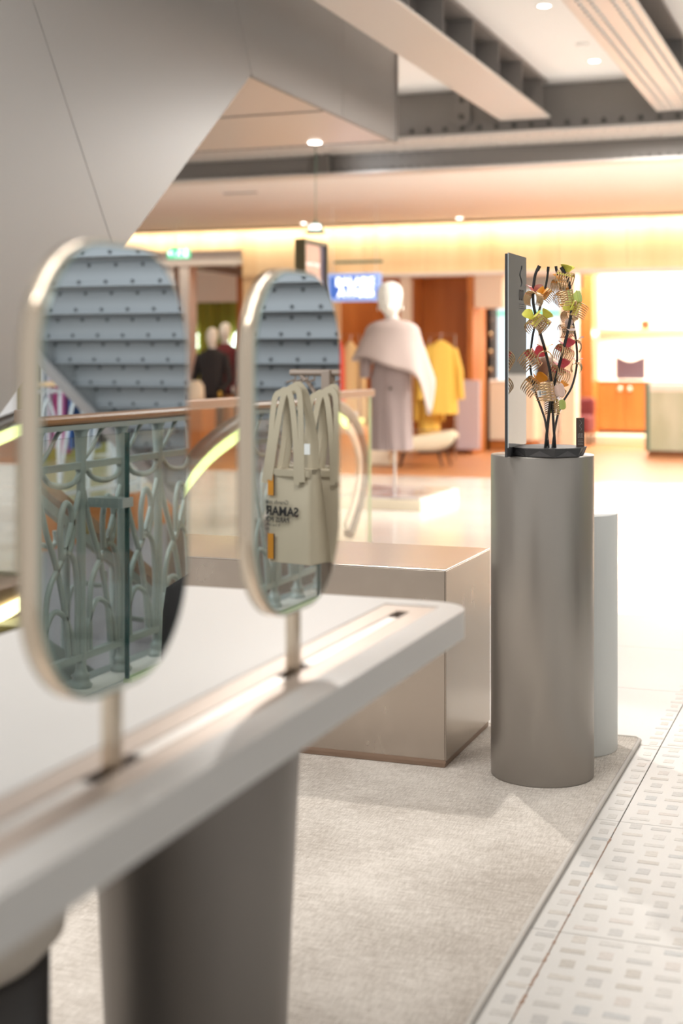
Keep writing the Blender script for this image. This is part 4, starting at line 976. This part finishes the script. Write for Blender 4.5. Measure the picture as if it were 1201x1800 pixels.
# far railing
fr_ = empty('far_railing', (4.6,8,0), 'distant pale railing with wooden top rail across the stairwell', 'railing')
MB().box((4.63,3,.98), (4.70,11.9,1.02), .008).build('top_rail', M['panel'], fr_)
MB().box((4.65,3,.08), (4.68,11.9,.11)).box((4.65,3,.93), (4.68,11.9,.96)).build('rails', mat('pale_iron', (.58,.64,.70), .4), fr_)
fm = bpy.data.materials['pale_iron']
for k in range(12):
    y_ = 6.5+.45*k
    MB().tube([(4.665,y_,.0),(4.665,y_,.95)], .015, 6).build('post', fm, fr_)
    MB().tube(spline([(4.665,y_,.15),(4.665,y_+.1,.55),(4.665,y_+.25,.88),(4.665,y_+.4,.62),(4.665,y_+.44,.2)], 5), .014, 6).build('arch', fm, fr_)
m_ = MB()
for q in range(5):
    an = math.radians(-10+50*q); m_.sph((4.6,9.35+.10*math.cos(an),1.09+.08*math.sin(an)), .06, 6, (.3,.4+abs(math.cos(an)),.3+abs(math.sin(an))))
m_.build('gilt_flower', M['gold'], fr_)
# hanging garments in the mirror
GC = [('white',(.82,.84,.90)),('white',(.80,.82,.90)),('magenta',(.50,.06,.25)),('rose',(.62,.16,.36)),('blue',(.08,.20,.55)),('navy',(.02,.07,.20)),('dark teal',(.03,.12,.22)),('pale blue',(.36,.50,.72)),('black',(.02,.02,.03))]
_a, _b = mir(at(60,600,12.6)), mir(at(215,600,12.6)); GRZ = math.atan2(_b.y-_a.y, _b.x-_a.x)+PI/2
for k, (nm, c) in enumerate(GC):
    px = 78+13*k; v = at(px, 600, 12.6); r_ = mir(v)
    hanging('hanging_garment', col('garment_%d' % k, c, .8), (r_.x, r_.y, 1.42), .40, 1.05-.05*(k%3), .044, '%s garment hanging %s on the far rail reflected in the near mirror' % (nm, ('first','second','third','fourth','fifth','sixth','seventh','eighth','ninth','last')[k]), 'garment', False, rz=GRZ)
ra, rb_ = mir(at(66,600,12.6)), mir(at(205,600,12.6))
rl3 = empty('clothes_rail', (ra.x,ra.y,0), 'long dark clothes rail across the stairwell reflected in the near mirror', 'rail')
MB().tube([(ra.x,ra.y,0),(ra.x,ra.y,1.5),(rb_.x,rb_.y,1.5),(rb_.x,rb_.y,0)], .014, 8).build('frame', M['dark'], rl3)
struct(MB().box((7.6,8,0), (7.7,16,3.0)), 'wall_lime', mat('lime_wall', (.45,.47,.14), .7))
# lower flight handrail beyond railing
lf = empty('lower_flight', (1.6,5.4,-.5), 'descending stair flight with brown handrail beyond the iron railing', 'staircase')
A = mir(atX(70,850,-3.1)); B = mir(atX(290,1035,-3.1)); D = (B-A)/(B.y-A.y)
A2 = A-D*1.2; B2 = B+D*2.5
MB().bar(A2, B2, .06, .045).build('handrail', M['oakrail'], lf)
dn = Vector((0,0,-.07)); MB().bar(A2+dn, B2+dn, .03, .04).bar(A2+dn*10, B2+dn*10, .05, .16).bar(A2+dn*9, B2+dn*9, .03, .03).build('stringer_rails', M['iron'], lf)
for k in range(12):
    p = A2+(B2-A2)*(k+.5)/12; MB().tube([p+dn, p+dn*9.5], .02, 8).build('baluster', M['iron'], lf)
    q = p+D*.0; q2 = A2+(B2-A2)*(k+1.3)/12
    MB().tube(spline([p+dn*9, p+Vector((0,.05,-.35)), q2+Vector((0,-.02,-.2)), q2+dn*2], 5), .011, 6).build('scrollwork', M['iron'], lf)
for k in range(11):
    p = A2+(B2-A2)*(k/11)+Vector((0,0,-.86)); MB().box((p.x+.04,p.y,p.z-.04), (p.x+1.3,p.y+.36,p.z)).build('tread', M['floorlow'], lf)
# tote rack -------------------------------------------------------------
TD = 5.5
bc = mir(at(548,994,TD)); tdir = Vector((.972,.235,0)); nn = Vector((tdir.y,-tdir.x,0)); UP = Vector((0,0,1))
pc = mir(at(577,660,TD+.42)); pc.z = 0
tr = empty('tote_rack', (pc.x,pc.y,0), 'taupe wooden T-shaped rack holding the canvas tote bags', 'rack')
zt_ = 1.145
MB().box((-.022,-.022,.03), (.022,.022,zt_+.012), .004).xf(Matrix.Translation((pc.x,pc.y,0)) @ Matrix.Rotation(.23,4,'Z')).build('post', M['rackwood'], tr)
MB().tube([pc+UP*zt_-tdir*.30, pc+UP*zt_+tdir*.19], .014, 10).build('crossbar', M['rackwood'], tr)
for s in (-1, 1):
    MB().tube(spline([pc+UP*.90, pc+UP*1.0+tdir*s*.03, pc+UP*1.09+tdir*s*.09, pc+UP*1.135+tdir*s*.14], 5), .009, 8).build('brace', M['rackwood'], tr)
for k in range(4):
    for s in (1, -1):
        p = pc+tdir*s*(.07+.033*k)+UP*zt_; MB().tube([p, p-UP*.03, p-UP*.04+nn*.06], .004, 6).build('hook', M['rackwood'], tr)
MB().box((-.2,-.2,.0005), (.2,.2,.03), .005).xf(Matrix.Translation((pc.x,pc.y,0))).build('foot', M['rackwood'], tr)
def tote(C, lab, txt=True, s=1):
    # C: near lower corner; front runs along tdir, folds back after the middle
    e = empty('tote_bag', (C.x,C.y,C.z), lab, 'tote bag', 'canvas tote bags on the rack')
    H_ = .37; W_ = .40; Dp = .13
    def bend(a, o=0):    # a along front 0..W
        h = W_*.53
        if a <= h: return C+tdir*a+nn*o
        b = a-h; ang = math.radians(76); d2 = tdir*math.cos(ang)-nn*math.sin(ang); n2 = nn*math.cos(ang)+tdir*math.sin(ang)
        return C+tdir*h+d2*b+n2*o
    m_ = MB(); cols = 16; rows = 8; rs_ = []
    for j in range(rows+1):
        z_ = H_*j/rows; ring = []
        for i in range(cols+1):
            a = W_*i/cols; ring.append(bend(a, .006*math.sin(a*22+z_*9)*(j/rows))+UP*(z_-.012*(j==rows)*math.sin(PI*i/cols)))
        dp = Dp*(1-.55*j/rows)
        back = [bend(a, -dp)+UP*z_ for a in [W_-W_*i/cols for i in range(cols+1)]]
        rs_.append(ring+back)
    m_.skin(rs_, False, True)
    bot = rs_[0]; m_.skin([bot, [p+UP*.002 for p in bot]], True, False)
    inner_top = [p-UP*.02 for p in rs_[-1]]; m_.skin([rs_[-1], inner_top], True, False)
    m_.build('bag_body', M['canvas'], e)
    # hem band
    m_ = MB(); m_.skin([[bend(W_*i/cols, .0065)+UP*(H_-.03) for i in range(cols+1)]+[bend(W_-W_*i/cols, .004)+UP*(H_-.03) for i in range(cols+1)], [bend(W_*i/cols, .0085)+UP*(H_-.004) for i in range(cols+1)]+[bend(W_-W_*i/cols, .006)+UP*(H_-.004) for i in range(cols+1)]], True, True); m_.build('hem', M['canvas2'], e)
    # straps: front loops to the hook
    for o_, dz in ((.008,0),(-.05,.01)):
        for k in range(2):
            a1_, a2_ = W_*(.13+.0*k), W_*(.46)
            top = bend(W_*.22+.015*k, o_*.5)+UP*(H_+.29+dz); top = top*1
            P = spline([bend(a1_, o_)+UP*(H_-.05), bend(a1_+.005, o_)+UP*(H_+.12), top-tdir*.02, top+tdir*.012+UP*.006, top+tdir*.035-UP*.02, bend(a2_-.03, o_)+UP*(H_+.12), bend(a2_, o_)+UP*(H_-.05)], 6)
            if 1:
                P = [p_+tdir*(.026*k*(1 if o_ > 0 else -1))-UP*(.012*k) for p_ in P]; q = MB(); q.skin([[p+nn*.002+Vector((0,0,0)), p+nn*.002-(P[min(i+1,len(P)-1)]-P[max(i-1,0)]).normalized().cross(nn)*.026, p-nn*.001-(P[min(i+1,len(P)-1)]-P[max(i-1,0)]).normalized().cross(nn)*.026, p-nn*.001] for i, p in enumerate(P)], True, False); q.build('strap', M['canvas2'], e)
    if txt:
        c_a = W_*.53
        def put(body, size, z_, bold=0, a=c_a): 
            def f(v): return bend(a+v.x, .0085+v.z)+UP*(z_+v.y)
            return lambda mb: mb.text(body, size, f, .0003, bold=bold)
        m_ = MB()
        put('Grands magasins de la', .024, .236)(m_); put('SAMARITAINE', .050, .200, .0014)(m_); put('PARIS PONT-NEUF', .027, .167, .0006)(m_); put('9, rue de la Monnaie', .016, .146)(m_); put('Paris', .016, .129)(m_)
        m_.build('printed_words', M['ink'], e)
        for z0_, z1_ in ((.262,.345),(.012,.112)):
            m_ = MB(); m_.skin([[bend(c_a-.034, .0085)+UP*z_, bend(c_a-.006, .0085)+UP*z_, bend(c_a-.006, .0078)+UP*z_, bend(c_a-.034, .0078)+UP*z_] for z_ in (z0_, z1_)], True, False); st_ = m_.build('orange_stripe', M['orange'], e)
            m_ = MB(); m_.skin([[bend(c_a-.040, .0085)+UP*z_, bend(c_a-.0342, .0085)+UP*z_, bend(c_a-.0342, .0078)+UP*z_, bend(c_a-.040, .0078)+UP*z_] for z_ in (z0_, z1_)], True, False); m_.build('stripe_outline', M['ink'], st_)
    return e
tote(bc, 'front canvas tote bag with black lettering and orange stripe')
tote(bc-nn*.175-tdir*.05-UP*.012, 'second canvas tote bag hanging just behind the lettered front one', False)
tote(bc-nn*.35-tdir*.09+UP*.006, 'third canvas tote bag, rearmost behind the lettered one', False)
tote(bc-nn*.30-tdir*.55+UP*.0, 'canvas tote bag on the other arm of the taupe rack', False)
tg0 = bc+tdir*.0+UP*.46+nn*.03
tgm = empty('swing_tag', tg0, 'white paper swing tag hanging from the tote straps', 'tag')
MB().box((tg0.x-.012,tg0.y-.001,tg0.z-.03), (tg0.x+.012,tg0.y+.001,tg0.z+.012), .0005).build('card', M['tagw'], tgm)
MB().tube([tg0+UP*.01, tg0+UP*.09+tdir*.03, tg0+UP*.16+tdir*.05], .001, 4).build('string', M['canvas2'], tgm)
# black bag on plinth reflected at the lower right of the near mirror
bb = mir(at(330,1075,4.6))
MB().box((bb.x-.20,bb.y-.12,0.0005), (bb.x+.06,bb.y+.14,.16), .004).build('display_cube', M['beam'], None, 'dark grey cube under the black bag beside the iron railing', 'plinth')
MB().loft([(.1605,.13,.10,bb.x-.06,bb.y),(.24,.145,.11,bb.x-.06,bb.y),(.38,.14,.10,bb.x-.06,bb.y,.004,5),(.46,.13,.08,bb.x-.06,bb.y,.004,5),(.50,.09,.05,bb.x-.08,bb.y),(.53,.05,.03,bb.x-.09,bb.y)], 28).build('black_bag', M['black'], None, 'soft black bag reflected at the lower edge of the near mirror', 'bag')
